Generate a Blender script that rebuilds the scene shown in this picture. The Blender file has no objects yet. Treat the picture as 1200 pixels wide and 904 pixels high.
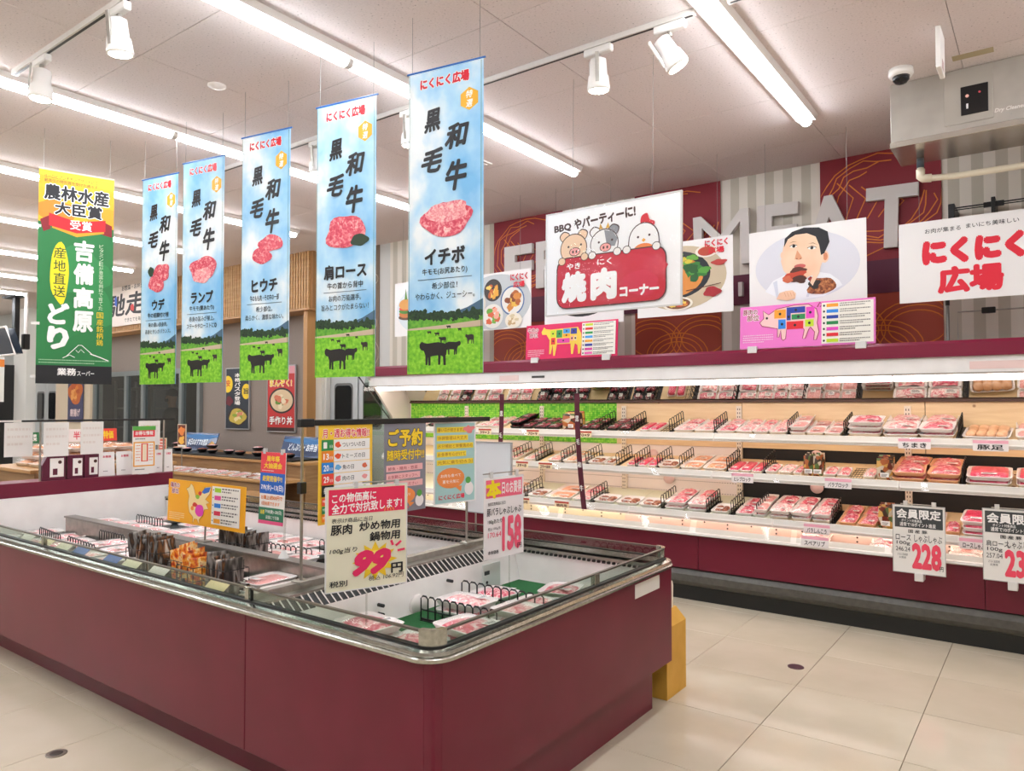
import bpy, bmesh, math, random
from mathutils import Vector, Matrix
R = random.Random(7)
SC = bpy.context.scene
COL = SC.collection
PI = math.pi

# ------------------------------------------------------------------ camera, world, exposure
cam = bpy.data.cameras.new('camera'); camo = bpy.data.objects.new('camera', cam); COL.objects.link(camo)
cam.sensor_width = 36; cam.lens = 858 / 1200 * 36; cam.clip_start = .05
camo.location = (0, 0, 1.5); camo.rotation_euler = (math.radians(91.6), 0, math.radians(36.4))
SC.camera = camo
w = bpy.data.worlds.new('world'); SC.world = w; w.use_nodes = True
w.node_tree.nodes['Background'].inputs[0].default_value = (1, 1, 1, 1)
w.node_tree.nodes['Background'].inputs[1].default_value = .6
SC.view_settings.view_transform = 'Standard'; SC.view_settings.look = 'None'
SC.view_settings.exposure = 0.32; SC.view_settings.gamma = 1
LAMP_STRENGTH = 26.0
CASE_STRENGTH = 7.0

# ------------------------------------------------------------------ materials
def lin(c):
    return c / 12.92 if c <= .04045 else ((c + .055) / 1.055) ** 2.4
def rgb(h):
    return tuple(lin(int(h[i:i + 2], 16) / 255) for i in (0, 2, 4)) + (1,)
MC = {}
def M(h, rough=.5, metal=0, spec=.5, emit=0):
    k = (h, rough, metal, spec, emit)
    if k in MC: return MC[k]
    m = bpy.data.materials.new('paint_' + h); m.use_nodes = True
    b = m.node_tree.nodes['Principled BSDF']
    b.inputs['Base Color'].default_value = rgb(h); b.inputs['Roughness'].default_value = rough
    b.inputs['Metallic'].default_value = metal; b.inputs['Specular IOR Level'].default_value = spec
    if emit:
        b.inputs['Emission Color'].default_value = rgb(h); b.inputs['Emission Strength'].default_value = emit
    MC[k] = m
    return m
class NT:
    def __init__(s, name, rough=.5, metal=0, spec=.5):
        s.m = bpy.data.materials.new(name); s.m.use_nodes = True; s.t = s.m.node_tree
        s.b = s.t.nodes['Principled BSDF']
        s.b.inputs['Roughness'].default_value = rough; s.b.inputs['Metallic'].default_value = metal
        s.b.inputs['Specular IOR Level'].default_value = spec
    def n(s, typ, **kw):
        x = s.t.nodes.new(typ)
        for k, v in kw.items():
            if k.startswith('i_'):
                x.inputs[k[2:].replace('_', ' ')].default_value = v
            else: setattr(x, k, v)
        return x
    def l(s, a, b): s.t.links.new(a, b)
    def coord(s, rnd=0, scale=(1, 1, 1)):
        tc = s.n('ShaderNodeTexCoord'); mp = s.n('ShaderNodeMapping'); mp.inputs['Scale'].default_value = scale
        s.l(tc.outputs['Object'], mp.inputs['Vector'])
        if rnd:
            oi = s.n('ShaderNodeObjectInfo'); mu = s.n('ShaderNodeMath', operation='MULTIPLY'); mu.inputs[1].default_value = rnd
            s.l(oi.outputs['Random'], mu.inputs[0])
            cb = s.n('ShaderNodeCombineXYZ'); s.l(mu.outputs[0], cb.inputs[0]); s.l(mu.outputs[0], cb.inputs[2])
            s.l(cb.outputs[0], mp.inputs['Location'])
        return mp.outputs[0]
    def ramp(s, fac, stops, interp='LINEAR'):
        r = s.n('ShaderNodeValToRGB'); r.color_ramp.interpolation = interp
        e = r.color_ramp.elements
        while len(e) < len(stops): e.new(.5)
        for q, (p, c) in zip(e, stops): q.position = p; q.color = rgb(c)
        s.l(fac, r.inputs[0]); return r.outputs[0]
    def base(s, o): s.l(o, s.b.inputs['Base Color'])
    def bump(s, fac, st=.3, d=.002):
        b = s.n('ShaderNodeBump'); b.inputs['Strength'].default_value = st; b.inputs['Distance'].default_value = d
        s.l(fac, b.inputs['Height']); s.l(b.outputs[0], s.b.inputs['Normal'])
def noisem(name, stops, scale=20, detail=3, rough=.5, metal=0, rnd=0, vec=(1, 1, 1), bump=0, dist=0, spec=.5):
    s = NT(name, rough, metal, spec); v = s.coord(rnd, vec)
    n = s.n('ShaderNodeTexNoise'); n.inputs['Scale'].default_value = scale; n.inputs['Detail'].default_value = detail
    n.inputs['Distortion'].default_value = dist
    s.l(v, n.inputs['Vector']); s.base(s.ramp(n.outputs['Fac'], stops))
    if bump: s.bump(n.outputs['Fac'], bump)
    return s.m
m_ceil = noisem('rockwool_board', [(.28, '9d9492'), (.36, 'ddd2ce'), (.7, 'e4d9d6')], 90, 3, .9, bump=.2)
m_floor = noisem('polished_porcelain', [(.3, 'cbbfa8'), (.7, 'd4c8b2')], 3, 3, .09, rnd=20)
m_bur = noisem('burgundy_laminate', [(.3, '6d182e'), (.7, '751c34')], 4, 2, .3, spec=.35)
m_burd = M('6e1230', .35)
m_white = M('e9e3de', .45)
m_whiteg = noisem('white_enamel', [(.3, 'ece8e4'), (.7, 'f3f0ec')], 8, 2, .35)
m_black = M('121212', .45)
m_dgray = noisem('grey_bumper', [(.3, '4c4a45'), (.7, '5b5952')], 30, 2, .4)
m_chrome = noisem('brushed_chrome', [(.3, 'aaaaa2'), (.7, 'c4c4bc')], 60, 2, .2, 1)
m_steel = noisem('galvanised_steel', [(.3, '9d9a92'), (.7, 'b3afa6')], 25, 3, .35, .85)
m_wire = M('141414', .4)
m_green = noisem('green_artificial_turf', [(.3, '0c4d22'), (.7, '14692f')], 160, 2, .9, bump=.6)
m_paper = M('f0ece6', .6)
m_taupe = noisem('taupe_wallcloth', [(.3, '8c8078'), (.7, '958a82')], 60, 3, .85)
m_tray = M('f2eeea', .35)
m_peach = M('f0b78c', .35)
m_label = M('f4f2ee', .5)
m_knot = None
def woodm(name, a, b, knots=False):
    s = NT(name, .55); v = s.coord(0, (1.2, 1.2, 14))
    n = s.n('ShaderNodeTexNoise'); n.inputs['Scale'].default_value = 2.5; n.inputs['Detail'].default_value = 4
    n.inputs['Distortion'].default_value = .6; s.l(v, n.inputs['Vector'])
    c = s.ramp(n.outputs['Fac'], [(.3, a), (.7, b)])
    if knots:
        v2 = s.coord(0, (5, 5, 5)); vo = s.n('ShaderNodeTexVoronoi'); vo.inputs['Scale'].default_value = 1
        s.l(v2, vo.inputs['Vector'])
        k = s.ramp(vo.outputs['Distance'], [(0, '000000'), (.05, '000000'), (.09, 'ffffff')])
        mx = s.n('ShaderNodeMixRGB'); mx.inputs[1].default_value = rgb('7d4620'); s.l(k, mx.inputs[0]); s.l(c, mx.inputs[2]); c = mx.outputs[0]
    s.base(c); return s.m
m_pine = woodm('knotty_pine', 'dcc196', 'e8d1a8', True)
m_slat = woodm('slat_wood', 'b88a58', 'cda26e')
m_counter = woodm('counter_wood', '8d6a44', 'a5825a')
def stripes():
    s = NT('striped_wallpaper', .8); tc = s.n('ShaderNodeTexCoord'); sp = s.n('ShaderNodeSeparateXYZ')
    s.l(tc.outputs['Object'], sp.inputs[0])
    d = s.n('ShaderNodeMath', operation='DIVIDE'); d.inputs[1].default_value = .15; s.l(sp.outputs[0], d.inputs[0])
    f = s.n('ShaderNodeMath', operation='FRACT'); s.l(d.outputs[0], f.inputs[0])
    s.base(s.ramp(f.outputs[0], [(0, 'c9c2b2'), (.5, 'e6dfd3')], 'CONSTANT')); return s.m
m_stripe = stripes()
def mosaic():
    s = NT('green_mosaic_sheet', .35); tc = s.n('ShaderNodeTexCoord'); mp = s.n('ShaderNodeMapping')
    mp.inputs['Rotation'].default_value = (PI / 2, 0, 0); s.l(tc.outputs['Object'], mp.inputs[0])
    b = s.n('ShaderNodeTexBrick'); b.offset = 0; b.inputs['Scale'].default_value = 1
    b.inputs['Brick Width'].default_value = .02; b.inputs['Row Height'].default_value = .02; b.inputs['Mortar Size'].default_value = .0012
    b.inputs['Color1'].default_value = rgb('4fbe1e'); b.inputs['Color2'].default_value = rgb('a6e84a'); b.inputs['Mortar'].default_value = rgb('2c7a18')
    s.l(mp.outputs[0], b.inputs['Vector']); s.base(b.outputs['Color']); return s.m
m_mosaic = mosaic()
def meat(name, stops, scale=28, rnd=30, rough=.28, dist=1.5, vec=(1, 1, 1)):
    return noisem(name, stops, scale, 4, rough, 0, rnd, vec, .4, dist)
m_pink = meat('pink_sliced_meat', [(.3, 'c22f4e'), (.45, 'dd5c74'), (.56, 'efa2a8'), (.66, 'f9e3dc')], 30)
m_pinks = meat('pale_sliced_meat', [(.3, 'd24a62'), (.42, 'eb8f98'), (.52, 'f6c3c0'), (.62, 'fdf0ea')], 34)
m_dark = meat('dark_red_meat', [(.3, '5a1424'), (.5, '8c2238'), (.66, 'c05a68'), (.75, 'e8b8b4')], 26)
m_mince = meat('minced_meat', [(.3, 'cf7478'), (.5, 'e8a7a2'), (.7, 'f3cbc4')], 110)
m_red = meat('red_slab_meat', [(.3, 'c21f42'), (.55, 'e04a6a'), (.7, 'f49aa8')], 22)
m_cook = meat('browned_meat', [(.3, '5d2c1c'), (.5, '9c5238'), (.7, 'd49a78')], 40)
m_oran = meat('orange_marinated_meat', [(.3, 'd87a4a'), (.5, 'eba883'), (.7, 'f8dcc4')], 40)
m_trot = meat('pale_trotter_skin', [(.3, 'c08a5e'), (.6, 'dfb189'), (.8, 'f0d2b4')], 14)
m_fat = M('f6e2da', .35)
def facing_mix(t, mx, lo, hi):
    lw = t.nodes.new('ShaderNodeLayerWeight'); p = t.nodes.new('ShaderNodeMath'); p.operation = 'POWER'; p.inputs[1].default_value = 4
    q = t.nodes.new('ShaderNodeMath'); q.operation = 'MULTIPLY_ADD'; q.inputs[1].default_value = hi; q.inputs[2].default_value = lo
    t.links.new(lw.outputs['Facing'], p.inputs[0]); t.links.new(p.outputs[0], q.inputs[0]); t.links.new(q.outputs[0], mx.inputs[0])
def filmm():
    m = bpy.data.materials.new('cling_film'); m.use_nodes = True; t = m.node_tree; t.nodes.clear()
    o = t.nodes.new('ShaderNodeOutputMaterial'); mx = t.nodes.new('ShaderNodeMixShader'); tr = t.nodes.new('ShaderNodeBsdfTransparent')
    g = t.nodes.new('ShaderNodeBsdfGlossy'); g.inputs['Roughness'].default_value = .12
    n = t.nodes.new('ShaderNodeTexNoise'); n.inputs['Scale'].default_value = 25; tc = t.nodes.new('ShaderNodeTexCoord')
    bp = t.nodes.new('ShaderNodeBump'); bp.inputs['Strength'].default_value = .6; bp.inputs['Distance'].default_value = .004
    t.links.new(tc.outputs['Object'], n.inputs['Vector']); t.links.new(n.outputs['Fac'], bp.inputs['Height']); t.links.new(bp.outputs[0], g.inputs['Normal'])
    facing_mix(t, mx, .03, .5)
    t.links.new(bp.outputs[0], g.inputs['Normal']); t.links.new(tr.outputs[0], mx.inputs[1]); t.links.new(g.outputs[0], mx.inputs[2]); t.links.new(mx.outputs[0], o.inputs[0])
    return m
m_film = filmm()
def glassm(name, tint, ior=1.45):
    m = bpy.data.materials.new(name); m.use_nodes = True; t = m.node_tree; t.nodes.clear()
    o = t.nodes.new('ShaderNodeOutputMaterial'); mx = t.nodes.new('ShaderNodeMixShader'); tr = t.nodes.new('ShaderNodeBsdfTransparent')
    tr.inputs[0].default_value = rgb(tint); g = t.nodes.new('ShaderNodeBsdfGlossy'); g.inputs['Roughness'].default_value = .03
    facing_mix(t, mx, .02 + (ior - 1.3) * .25, .6)
    t.links.new(tr.outputs[0], mx.inputs[1]); t.links.new(tr.outputs[0], mx.inputs[1]); t.links.new(g.outputs[0], mx.inputs[2]); t.links.new(mx.outputs[0], o.inputs[0])
    return m
m_glass = glassm('clear_glass', 'e8f0ea'); m_plastic = glassm('clear_plastic', 'f4f4f2', 1.3)
m_smoke = glassm('smoked_glass', 'cfd4d4', 1.5)
m_mirror = M('d0d0cc', .04, 1)
def pouchm():
    s = NT('printed_pouch', .3); v = s.coord(40, (1, 1, 1)); vo = s.n('ShaderNodeTexVoronoi'); vo.inputs['Scale'].default_value = 28
    s.l(v, vo.inputs['Vector']); sp = s.n('ShaderNodeSeparateColor'); s.l(vo.outputs['Color'], sp.inputs[0])
    s.base(s.ramp(sp.outputs[0], [(0, '6a2416'), (.2, 'a85a2a'), (.38, 'c89a4a'), (.5, '3c2a1a'), (.7, 'c8b8a0'), (.88, '566a34')], 'CONSTANT')); return s.m
m_pouch = pouchm()
def pouchd():
    s = NT('dark_foil_pouch', .3, .2); v = s.coord(30, (1, 1, .35)); n = s.n('ShaderNodeTexNoise'); n.inputs['Scale'].default_value = 26
    s.l(v, n.inputs['Vector']); oi = s.n('ShaderNodeObjectInfo'); ad = s.n('ShaderNodeMath', operation='ADD'); s.l(n.outputs['Fac'], ad.inputs[0])
    mu = s.n('ShaderNodeMath', operation='MULTIPLY'); mu.inputs[1].default_value = .3; s.l(oi.outputs['Random'], mu.inputs[0]); s.l(mu.outputs[0], ad.inputs[1])
    s.base(s.ramp(ad.outputs[0], [(.35, '1c1a19'), (.5, '4a4440'), (.62, '9a948e'), (.7, '2c2624'), (.82, '8a5a34'), (.92, 'd0c8bc')])); return s.m
m_pouchd = pouchd()
m_poucho = noisem('orange_printed_pouch', [(.3, '7a2410'), (.42, 'd0501c'), (.52, 'eda02c'), (.6, 'f6dca0'), (.7, 'b8401c')], 32, 3, .3, 0, 30)

# ------------------------------------------------------------------ mesh helpers
class MB:
    def __init__(s): s.v = []; s.f = []; s.mi = []; s.cur = 0; s.mats = []
    def mat(s, m):
        if m not in s.mats: s.mats.append(m)
        s.cur = s.mats.index(m); return s
    def add(s, vs, fs):
        o = len(s.v); s.v += [tuple(p) for p in vs]
        for f in fs: s.f.append(tuple(i + o for i in f)); s.mi.append(s.cur)
        return s
    def box(s, x0, x1, y0, y1, z0, z1, b=0):
        if b and min(x1 - x0, y1 - y0, z1 - z0) > 2.2 * b:
            ex = [(x0, x1), (y0, y1), (z0, z1)]; vs = []; ix = {}
            for cx in (0, 1):
                for cy in (0, 1):
                    for cz in (0, 1):
                        for ax in range(3):
                            p = []
                            for a, c in enumerate((cx, cy, cz)):
                                q = ex[a][c]
                                if a != ax: q += b if c == 0 else -b
                                p.append(q)
                            ix[cx, cy, cz, ax] = len(vs); vs.append(p)
            fs = []
            for ax in range(3):
                o1, o2 = [a for a in range(3) if a != ax]
                for c in (0, 1):
                    q = []
                    for u, v in ((0, 0), (1, 0), (1, 1), (0, 1)):
                        k = [0, 0, 0]; k[ax] = c; k[o1] = u; k[o2] = v; q.append(ix[(*k, ax)])
                    fs.append(q)
                for u in (0, 1):
                    for v in (0, 1):
                        k0 = [0, 0, 0]; k1 = [0, 0, 0]; k0[ax] = 0; k1[ax] = 1
                        for k in (k0, k1): k[o1] = u; k[o2] = v
                        fs.append([ix[(*k0, o1)], ix[(*k1, o1)], ix[(*k1, o2)], ix[(*k0, o2)]])
            for cx in (0, 1):
                for cy in (0, 1):
                    for cz in (0, 1): fs.append([ix[cx, cy, cz, a] for a in range(3)])
            return s.add(vs, fs)
        vs = [(x, y, z) for x in (x0, x1) for y in (y0, y1) for z in (z0, z1)]
        return s.add(vs, [(0, 1, 3, 2), (4, 6, 7, 5), (0, 4, 5, 1), (2, 3, 7, 6), (0, 2, 6, 4), (1, 5, 7, 3)])
    def prism(s, pts, axis, a, b):
        n = len(pts)
        def P(p, t):
            return (t, p[0], p[1]) if axis == 0 else (p[0], t, p[1]) if axis == 1 else (p[0], p[1], t)
        vs = [P(p, a) for p in pts] + [P(p, b) for p in pts]
        return s.add(vs, [tuple(range(n)), tuple(range(2 * n - 1, n - 1, -1))] + [(i, (i + 1) % n, (i + 1) % n + n, i + n) for i in range(n)])
    def tube(s, pts, r, n=6, closed=False):
        pts = [Vector(p) for p in pts]; m = len(pts); rs = r if isinstance(r, (list, tuple)) else [r] * m; vs = []
        for i, p in enumerate(pts):
            a = pts[i - 1] if (i or closed) else p; b = pts[(i + 1) % m] if (i < m - 1 or closed) else p
            d = (b - a).normalized(); ref = Vector((0, 0, 1)) if abs(d.z) < .9 else Vector((1, 0, 0))
            u = d.cross(ref).normalized(); v = d.cross(u)
            for k in range(n):
                t = 2 * PI * (k + .5) / n; vs.append(p + (u * math.cos(t) + v * math.sin(t)) * rs[i])
        fs = []
        for i in range(m if closed else m - 1):
            j = (i + 1) % m
            for k in range(n): fs.append((i * n + k, i * n + (k + 1) % n, j * n + (k + 1) % n, j * n + k))
        if not closed: fs += [tuple(range(n))[::-1], tuple(range((m - 1) * n, m * n))]
        return s.add(vs, fs)
    def lathe(s, prof, n=20, c=(0, 0, 0), ax=2):
        vs = []; m = len(prof)
        for r, h in prof:
            for k in range(n):
                t = 2 * PI * k / n; p = (r * math.cos(t), r * math.sin(t), h)
                if ax == 1: p = (p[0], p[2], p[1])
                if ax == 0: p = (p[2], p[0], p[1])
                vs.append((p[0] + c[0], p[1] + c[1], p[2] + c[2]))
        fs = [(i * n + k, i * n + (k + 1) % n, (i + 1) * n + (k + 1) % n, (i + 1) * n + k) for i in range(m - 1) for k in range(n)]
        fs += [tuple(range(n))[::-1], tuple(range((m - 1) * n, m * n))]
        return s.add(vs, fs)
    def loops(s, rings):
        n = len(rings[0]); vs = [p for r in rings for p in r]
        fs = [(i * n + k, i * n + (k + 1) % n, (i + 1) * n + (k + 1) % n, (i + 1) * n + k) for i in range(len(rings) - 1) for k in range(n)]
        fs += [tuple(range(n))[::-1], tuple(range((len(rings) - 1) * n, len(rings) * n))]
        return s.add(vs, fs)
    def grid(s, fn, nx, ny):
        vs = [fn(i / nx, j / ny) for j in range(ny + 1) for i in range(nx + 1)]
        return s.add(vs, [(j * (nx + 1) + i, j * (nx + 1) + i + 1, (j + 1) * (nx + 1) + i + 1, (j + 1) * (nx + 1) + i) for j in range(ny) for i in range(nx)])
    def mesh(s, name, m=None, smooth=False):
        me = bpy.data.meshes.new(name); me.from_pydata(s.v, [], s.f)
        for q in (s.mats or [m]): me.materials.append(q)
        if s.mats: me.polygons.foreach_set('material_index', s.mi)
        if smooth: me.polygons.foreach_set('use_smooth', [True] * len(s.f))
        me.update(); return me
    def build(s, name, m=None, parent=None, smooth=False, **k):
        return link(name, s.mesh(name, m, smooth), parent, **k)
def link(name, me, parent=None, loc=None, rot=None, scale=None):
    o = bpy.data.objects.new(name, me); COL.objects.link(o)
    if parent: o.parent = parent
    if loc: o.location = loc
    if rot: o.rotation_euler = rot
    if scale: o.scale = scale
    return o
def tag(o, label=None, cat=None, group=None, kind=None):
    for k, v in (('label', label), ('category', cat), ('group', group), ('kind', kind)):
        if v: o[k] = v
    return o
def thing(name, label, cat, loc=(0, 0, 0), rz=0, group=None, rot=None):
    o = bpy.data.objects.new(name, None); COL.objects.link(o); o.location = loc; o.rotation_euler = rot or (0, 0, rz)
    o.empty_display_size = .05
    return tag(o, label, cat, group)
def box(name, m, parent, x0, x1, y0, y1, z0, z1, b=0):
    return MB().box(x0, x1, y0, y1, z0, z1, b).build(name, m, parent)
def dup(o, loc=None, label=None, group=None, rot=None, scale=None):
    c = o.copy(); COL.objects.link(c)
    if loc is not None: c.location = loc
    if rot is not None: c.rotation_euler = rot
    if scale is not None: c.scale = scale
    if label: c['label'] = label
    if group: c['group'] = group
    for ch in o.children:
        d = ch.copy(); COL.objects.link(d); d.parent = c
        for g in ch.children:
            e = g.copy(); COL.objects.link(e); e.parent = d
    return c

# ------------------------------------------------------------------ flat print on signs
TC = {}
def tmesh(s, off, shear):
    k = (s, off, shear)
    if k in TC: return TC[k]
    c = bpy.data.curves.new('t', 'FONT'); c.body = s; c.size = 1; c.offset = off; c.resolution_u = 2; c.shear = shear
    o = bpy.data.objects.new('t', c); COL.objects.link(o)
    me = bpy.data.meshes.new_from_object(o.evaluated_get(bpy.context.evaluated_depsgraph_get()))
    vs = [(v.co[0], v.co[1]) for v in me.vertices]; fs = [tuple(p.vertices) for p in me.polygons]
    bpy.data.objects.remove(o); bpy.data.curves.remove(c); bpy.data.meshes.remove(me)
    xs = [v[0] for v in vs] or [0, 1]; ys = [v[1] for v in vs] or [0, 1]
    TC[k] = (vs, fs, (min(xs), max(xs), min(ys), max(ys))); return TC[k]
class Art:
    # print laid on the front of a panel: x right 0..U, y down 0..V
    def __init__(s, root, w, h, U, V, front=-.0025, eps=.00012):
        s.root = root; s.w = w; s.h = h; s.U = U; s.V = V; s.d = front; s.eps = eps; s.a = MB(); s.t = MB(); s.bend = None
    def P(s, x, y):
        x = min(max(x, 0), s.U); y = min(max(y, 0), s.V)
        X = (x / s.U - .5) * s.w; Z = (1 - y / s.V) * s.h
        return (X, s.d + (s.bend(X, Z) if s.bend else 0), Z)
    def _m(s, c): return c if not isinstance(c, str) else M(c, .55)
    def poly(s, pts, c, mb=None):
        s.d -= s.eps; mb = mb or s.a; mb.mat(s._m(c)); mb.add([s.P(*p) for p in pts], [tuple(range(len(pts)))]); return s
    def rect(s, x, y, w, h, c): return s.poly([(x, y), (x + w, y), (x + w, y + h), (x, y + h)], c)
    def rrect(s, x, y, w, h, r, c):
        pts = []
        for cx, cy, a in ((x + w - r, y + r, -90), (x + w - r, y + h - r, 0), (x + r, y + h - r, 90), (x + r, y + r, 180)):
            for k in range(5): t = math.radians(a + k * 22.5); pts.append((cx + r * math.cos(t), cy + r * math.sin(t)))
        return s.poly(pts, c)
    def ell(s, cx, cy, rx, ry, c, n=20, a0=0):
        return s.poly([(cx + rx * math.cos(a0 + 2 * PI * k / n), cy + ry * math.sin(a0 + 2 * PI * k / n)) for k in range(n)], c)
    def blob(s, cx, cy, rx, ry, c, seed=1, amp=.15, n=22):
        r = random.Random(seed); ph = [r.uniform(0, 6.28) for _ in range(4)]
        return s.poly([(cx + rx * (1 + amp * sum(math.sin((q + 2) * t + ph[q]) for q in range(4)) / 2) * math.cos(t), cy + ry * (1 + amp * sum(math.sin((q + 2) * t + ph[q]) for q in range(4)) / 2) * math.sin(t)) for t in [2 * PI * k / n for k in range(n)]], c)
    def star(s, cx, cy, r0, r1, n, c, sq=1):
        return s.poly([(cx + (r0 if k % 2 else r1) * math.cos(PI * k / n), cy + sq * (r0 if k % 2 else r1) * math.sin(PI * k / n)) for k in range(2 * n)], c)
    def stroke(s, pts, w, c, closed=False):
        s.d -= s.eps; s.a.mat(s._m(c)); n = len(pts); L = []
        for i, p in enumerate(pts):
            a = pts[i - 1] if (i or closed) else p; b = pts[(i + 1) % n] if (i < n - 1 or closed) else p
            dx, dy = b[0] - a[0], b[1] - a[1]; q = math.hypot(dx, dy) or 1
            L.append((s.P(p[0] - dy / q * w / 2, p[1] + dx / q * w / 2), s.P(p[0] + dy / q * w / 2, p[1] - dx / q * w / 2)))
        vs = [v for ab in L for v in ab]
        s.a.add(vs, [(2 * i, 2 * i + 1, (2 * i + 3) % (2 * n), (2 * i + 2) % (2 * n)) for i in range(n if closed else n - 1)]); return s
    def text(s, body, x, y, w, h, c, off=.0, shear=0, out=None, rot=0, sky=0):
        # bold strokes are the glyph laid down several times round a small circle
        vs, fs, (a0, a1, b0, b1) = tmesh(body, 0, shear); e = off * .8
        a0 -= e; a1 += e; b0 -= e; b1 += e; cx, cy = x + w / 2, y + h / 2; cr, sr = math.cos(rot), math.sin(rot)
        def put(rad, col, n):
            s.t.mat(s._m(col)); s.d -= s.eps
            for k in range(n):
                dx = rad * math.cos(2 * PI * k / n + .4) if rad else 0; dy = rad * math.sin(2 * PI * k / n + .4) if rad else 0
                s.d -= .00001; q = []
                for vx, vy in vs:
                    u = ((vx + dx - a0) / (a1 - a0) - .5) * w; v = (.5 - (vy + dy - b0) / (b1 - b0)) * h
                    q.append(s.P(cx + u * cr - v * sr, cy + u * sr + v * cr))
                s.t.add(q, fs)
        if out: put(e + out[1], out[0], 10)
        put(e, c, 1 if off < .008 else 3 if off < .025 else 6 if off < .05 else 9)
        if off >= .05: put(e * .45, c, 5)
        return s
    def vtext(s, body, x, y, w, h, c, off=0, out=None):
        n = len(body); st = h / n
        for i, ch in enumerate(body): s.text(ch, x, y + i * st + st * .06, w, st * (.88 if ch not in 'ー' else .8), c, off, 0, out)
        return s
    def marks(s, x, y, w, n, dy, c, t=None, seed=1):
        # fine illegible print: rows of short dashes
        r = random.Random(seed); t = t or dy * .45
        for k in range(n):
            q = x; s.d -= s.eps; s.a.mat(s._m(c)); e = x + w * (1 if k < n - 1 else r.uniform(.5, .9))
            while q < e:
                l = min(r.uniform(.6, 1.6) * t, e - q)
                s.a.add([s.P(q, y + k * dy), s.P(q + l, y + k * dy), s.P(q + l, y + k * dy + t), s.P(q, y + k * dy + t)], [(0, 1, 2, 3)]); q += l + t * .5
        return s
    def done(s, an='artwork', tn='lettering'):
        if s.a.f: s.a.build(an, None, s.root)
        if s.t.f: s.t.build(tn, None, s.root)
        return s.root
def sign(name, label, cat, w, h, loc, U, V, bg='f6f3ee', rz=0, tilt=0, group=None, th=.004, frame=None, rough=.5, bend=None):
    root = thing(name, label, cat, loc, 0, group, (tilt, 0, rz))
    if bend:
        mb = MB()
        for y, fl in ((-th / 2, 0), (th / 2, 1)):
            mb.grid(lambda u, v: ((u - .5) * w, y + bend((u - .5) * w, v * h), v * h), 12, 24)
        mb.build('panel', M(bg, rough) if isinstance(bg, str) else bg, root, True)
    else:
        box('panel', M(bg, rough) if isinstance(bg, str) else bg, root, -w / 2, w / 2, -th / 2, th / 2, 0, h)
    if frame:
        fw, fm = frame; mb = MB()
        mb.box(-w / 2 - fw, -w / 2, -th, th, -fw, h + fw); mb.box(w / 2, w / 2 + fw, -th, th, -fw, h + fw)
        mb.box(-w / 2, w / 2, -th, th, -fw, 0); mb.box(-w / 2, w / 2, -th, th, h, h + fw); mb.build('frame', fm, root)
    a = Art(root, w, h, U, V, -th / 2 - .0008); a.bend = bend; return a
def wires(root, xs, z0, z1, r=.0012, y=0, m=None):
    for x in xs: MB().tube([(x, y, z0), (x, y, z1)], r, 4).build('wire', m or M('8a8a88', .4, .6), root)

# ------------------------------------------------------------------ the room
def struct(name, parent=None, m=None, mb=None, kind='structure'):
    o = mb.build(name, m, parent)
    if kind: o['kind'] = kind
    return o
WX0, WX1, WY0, WY1, CH = -22.0, 3.4, -5.0, 6.3, 3.5
floor = struct('floor', None, M('8d7d68', .8), MB().box(WX0, WX1, WY0, WY1, -.06, -.006))
tm = MB().box(.0015, .5985, .0015, .5985, -.006, 0, .0008).mesh('floor_tile', m_floor)
rest = MB()
for i in range(-36, 7):
    for j in range(-15, 5):
        x, y = -.53 + .6 * i, 3.5 + .6 * j
        if x < WX0 or x + .6 > WX1 or y + .6 > WY1 + .4 or y < WY0: continue
        if -8 < x < 1.2 and .4 < y < 5.4:
            link('tile', tm, floor, (x, y, 0))
        else: rest.box(x + .0015, x + .5985, y + .0015, min(y + .5985, WY1), -.006, 0)
rest.build('distant_tiles', m_floor, floor)['kind'] = 'stuff'
ceil = struct('ceiling', None, M('8e857e', .9), MB().box(WX0, WX1, WY0, WY1, CH + .012, CH + .08))
cm = MB().box(.0015, .9385, .0015, .9135, 0, .012, .001).mesh('ceiling_panel', m_ceil)
rest = MB()
for i in range(-23, 5):
    for j in range(-9, 4):
        x, y = -1.33 + .94 * i, 2.975 + .915 * j
        if x < WX0 - .5 or x > WX1 or y < WY0 - .5: continue
        if x > -15 and y > .1 and y < 5.6: link('panel', cm, ceil, (x, y, CH))
        else: rest.box(max(x + .0015, WX0), min(x + .9385, WX1), max(y + .0015, WY0), min(y + .9135, WY1), CH, CH + .012)
rest.build('distant_panels', m_ceil, ceil)['kind'] = 'stuff'
m_wall = M('d9d3c9', .8)
wall = struct('wall_back', None, m_stripe, MB().box(-6.5, WX1, WY1, WY1 + .12, 0, CH))
struct('wall_left', None, m_wall, MB().box(WX0 - .1, WX0, WY0, 8.6, 0, CH))
struct('wall_right', None, m_wall, MB().box(WX1, WX1 + .1, WY0, WY1, 0, CH))
struct('wall_front', None, m_wall, MB().box(WX0, WX1, WY0 - .1, WY0, 0, CH))
wd = struct('wall_deli', None, m_taupe, MB().box(-10.6, -7.75, WY1, WY1 + .12, 0, CH))
wp = struct('wall_passage', None, M('cfcfcb', .6), MB().box(-7.75, -6.5, WY1, WY1 + .12, 0, CH))
wk = struct('wall_kitchen', None, m_taupe, MB().box(-14.15, -10.6, WY1, WY1 + .12, 2.08, CH).box(-14.15, -10.6, WY1, WY1 + .12, 0, .75))
wf = struct('wall_far', None, M('c9c9c2', .6), MB().box(WX0, -14.15, WY1, WY1 + .12, 0, CH))
struct('wall_kitchen_rear', None, M('3c4040', .7), MB().box(WX0, -9.5, 8.5, 8.6, 0, CH))
struct('floor_kitchen', None, M('55524e', .7), MB().box(WX0, -9.5, WY1 + .12, 8.5, -.06, 0))
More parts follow.
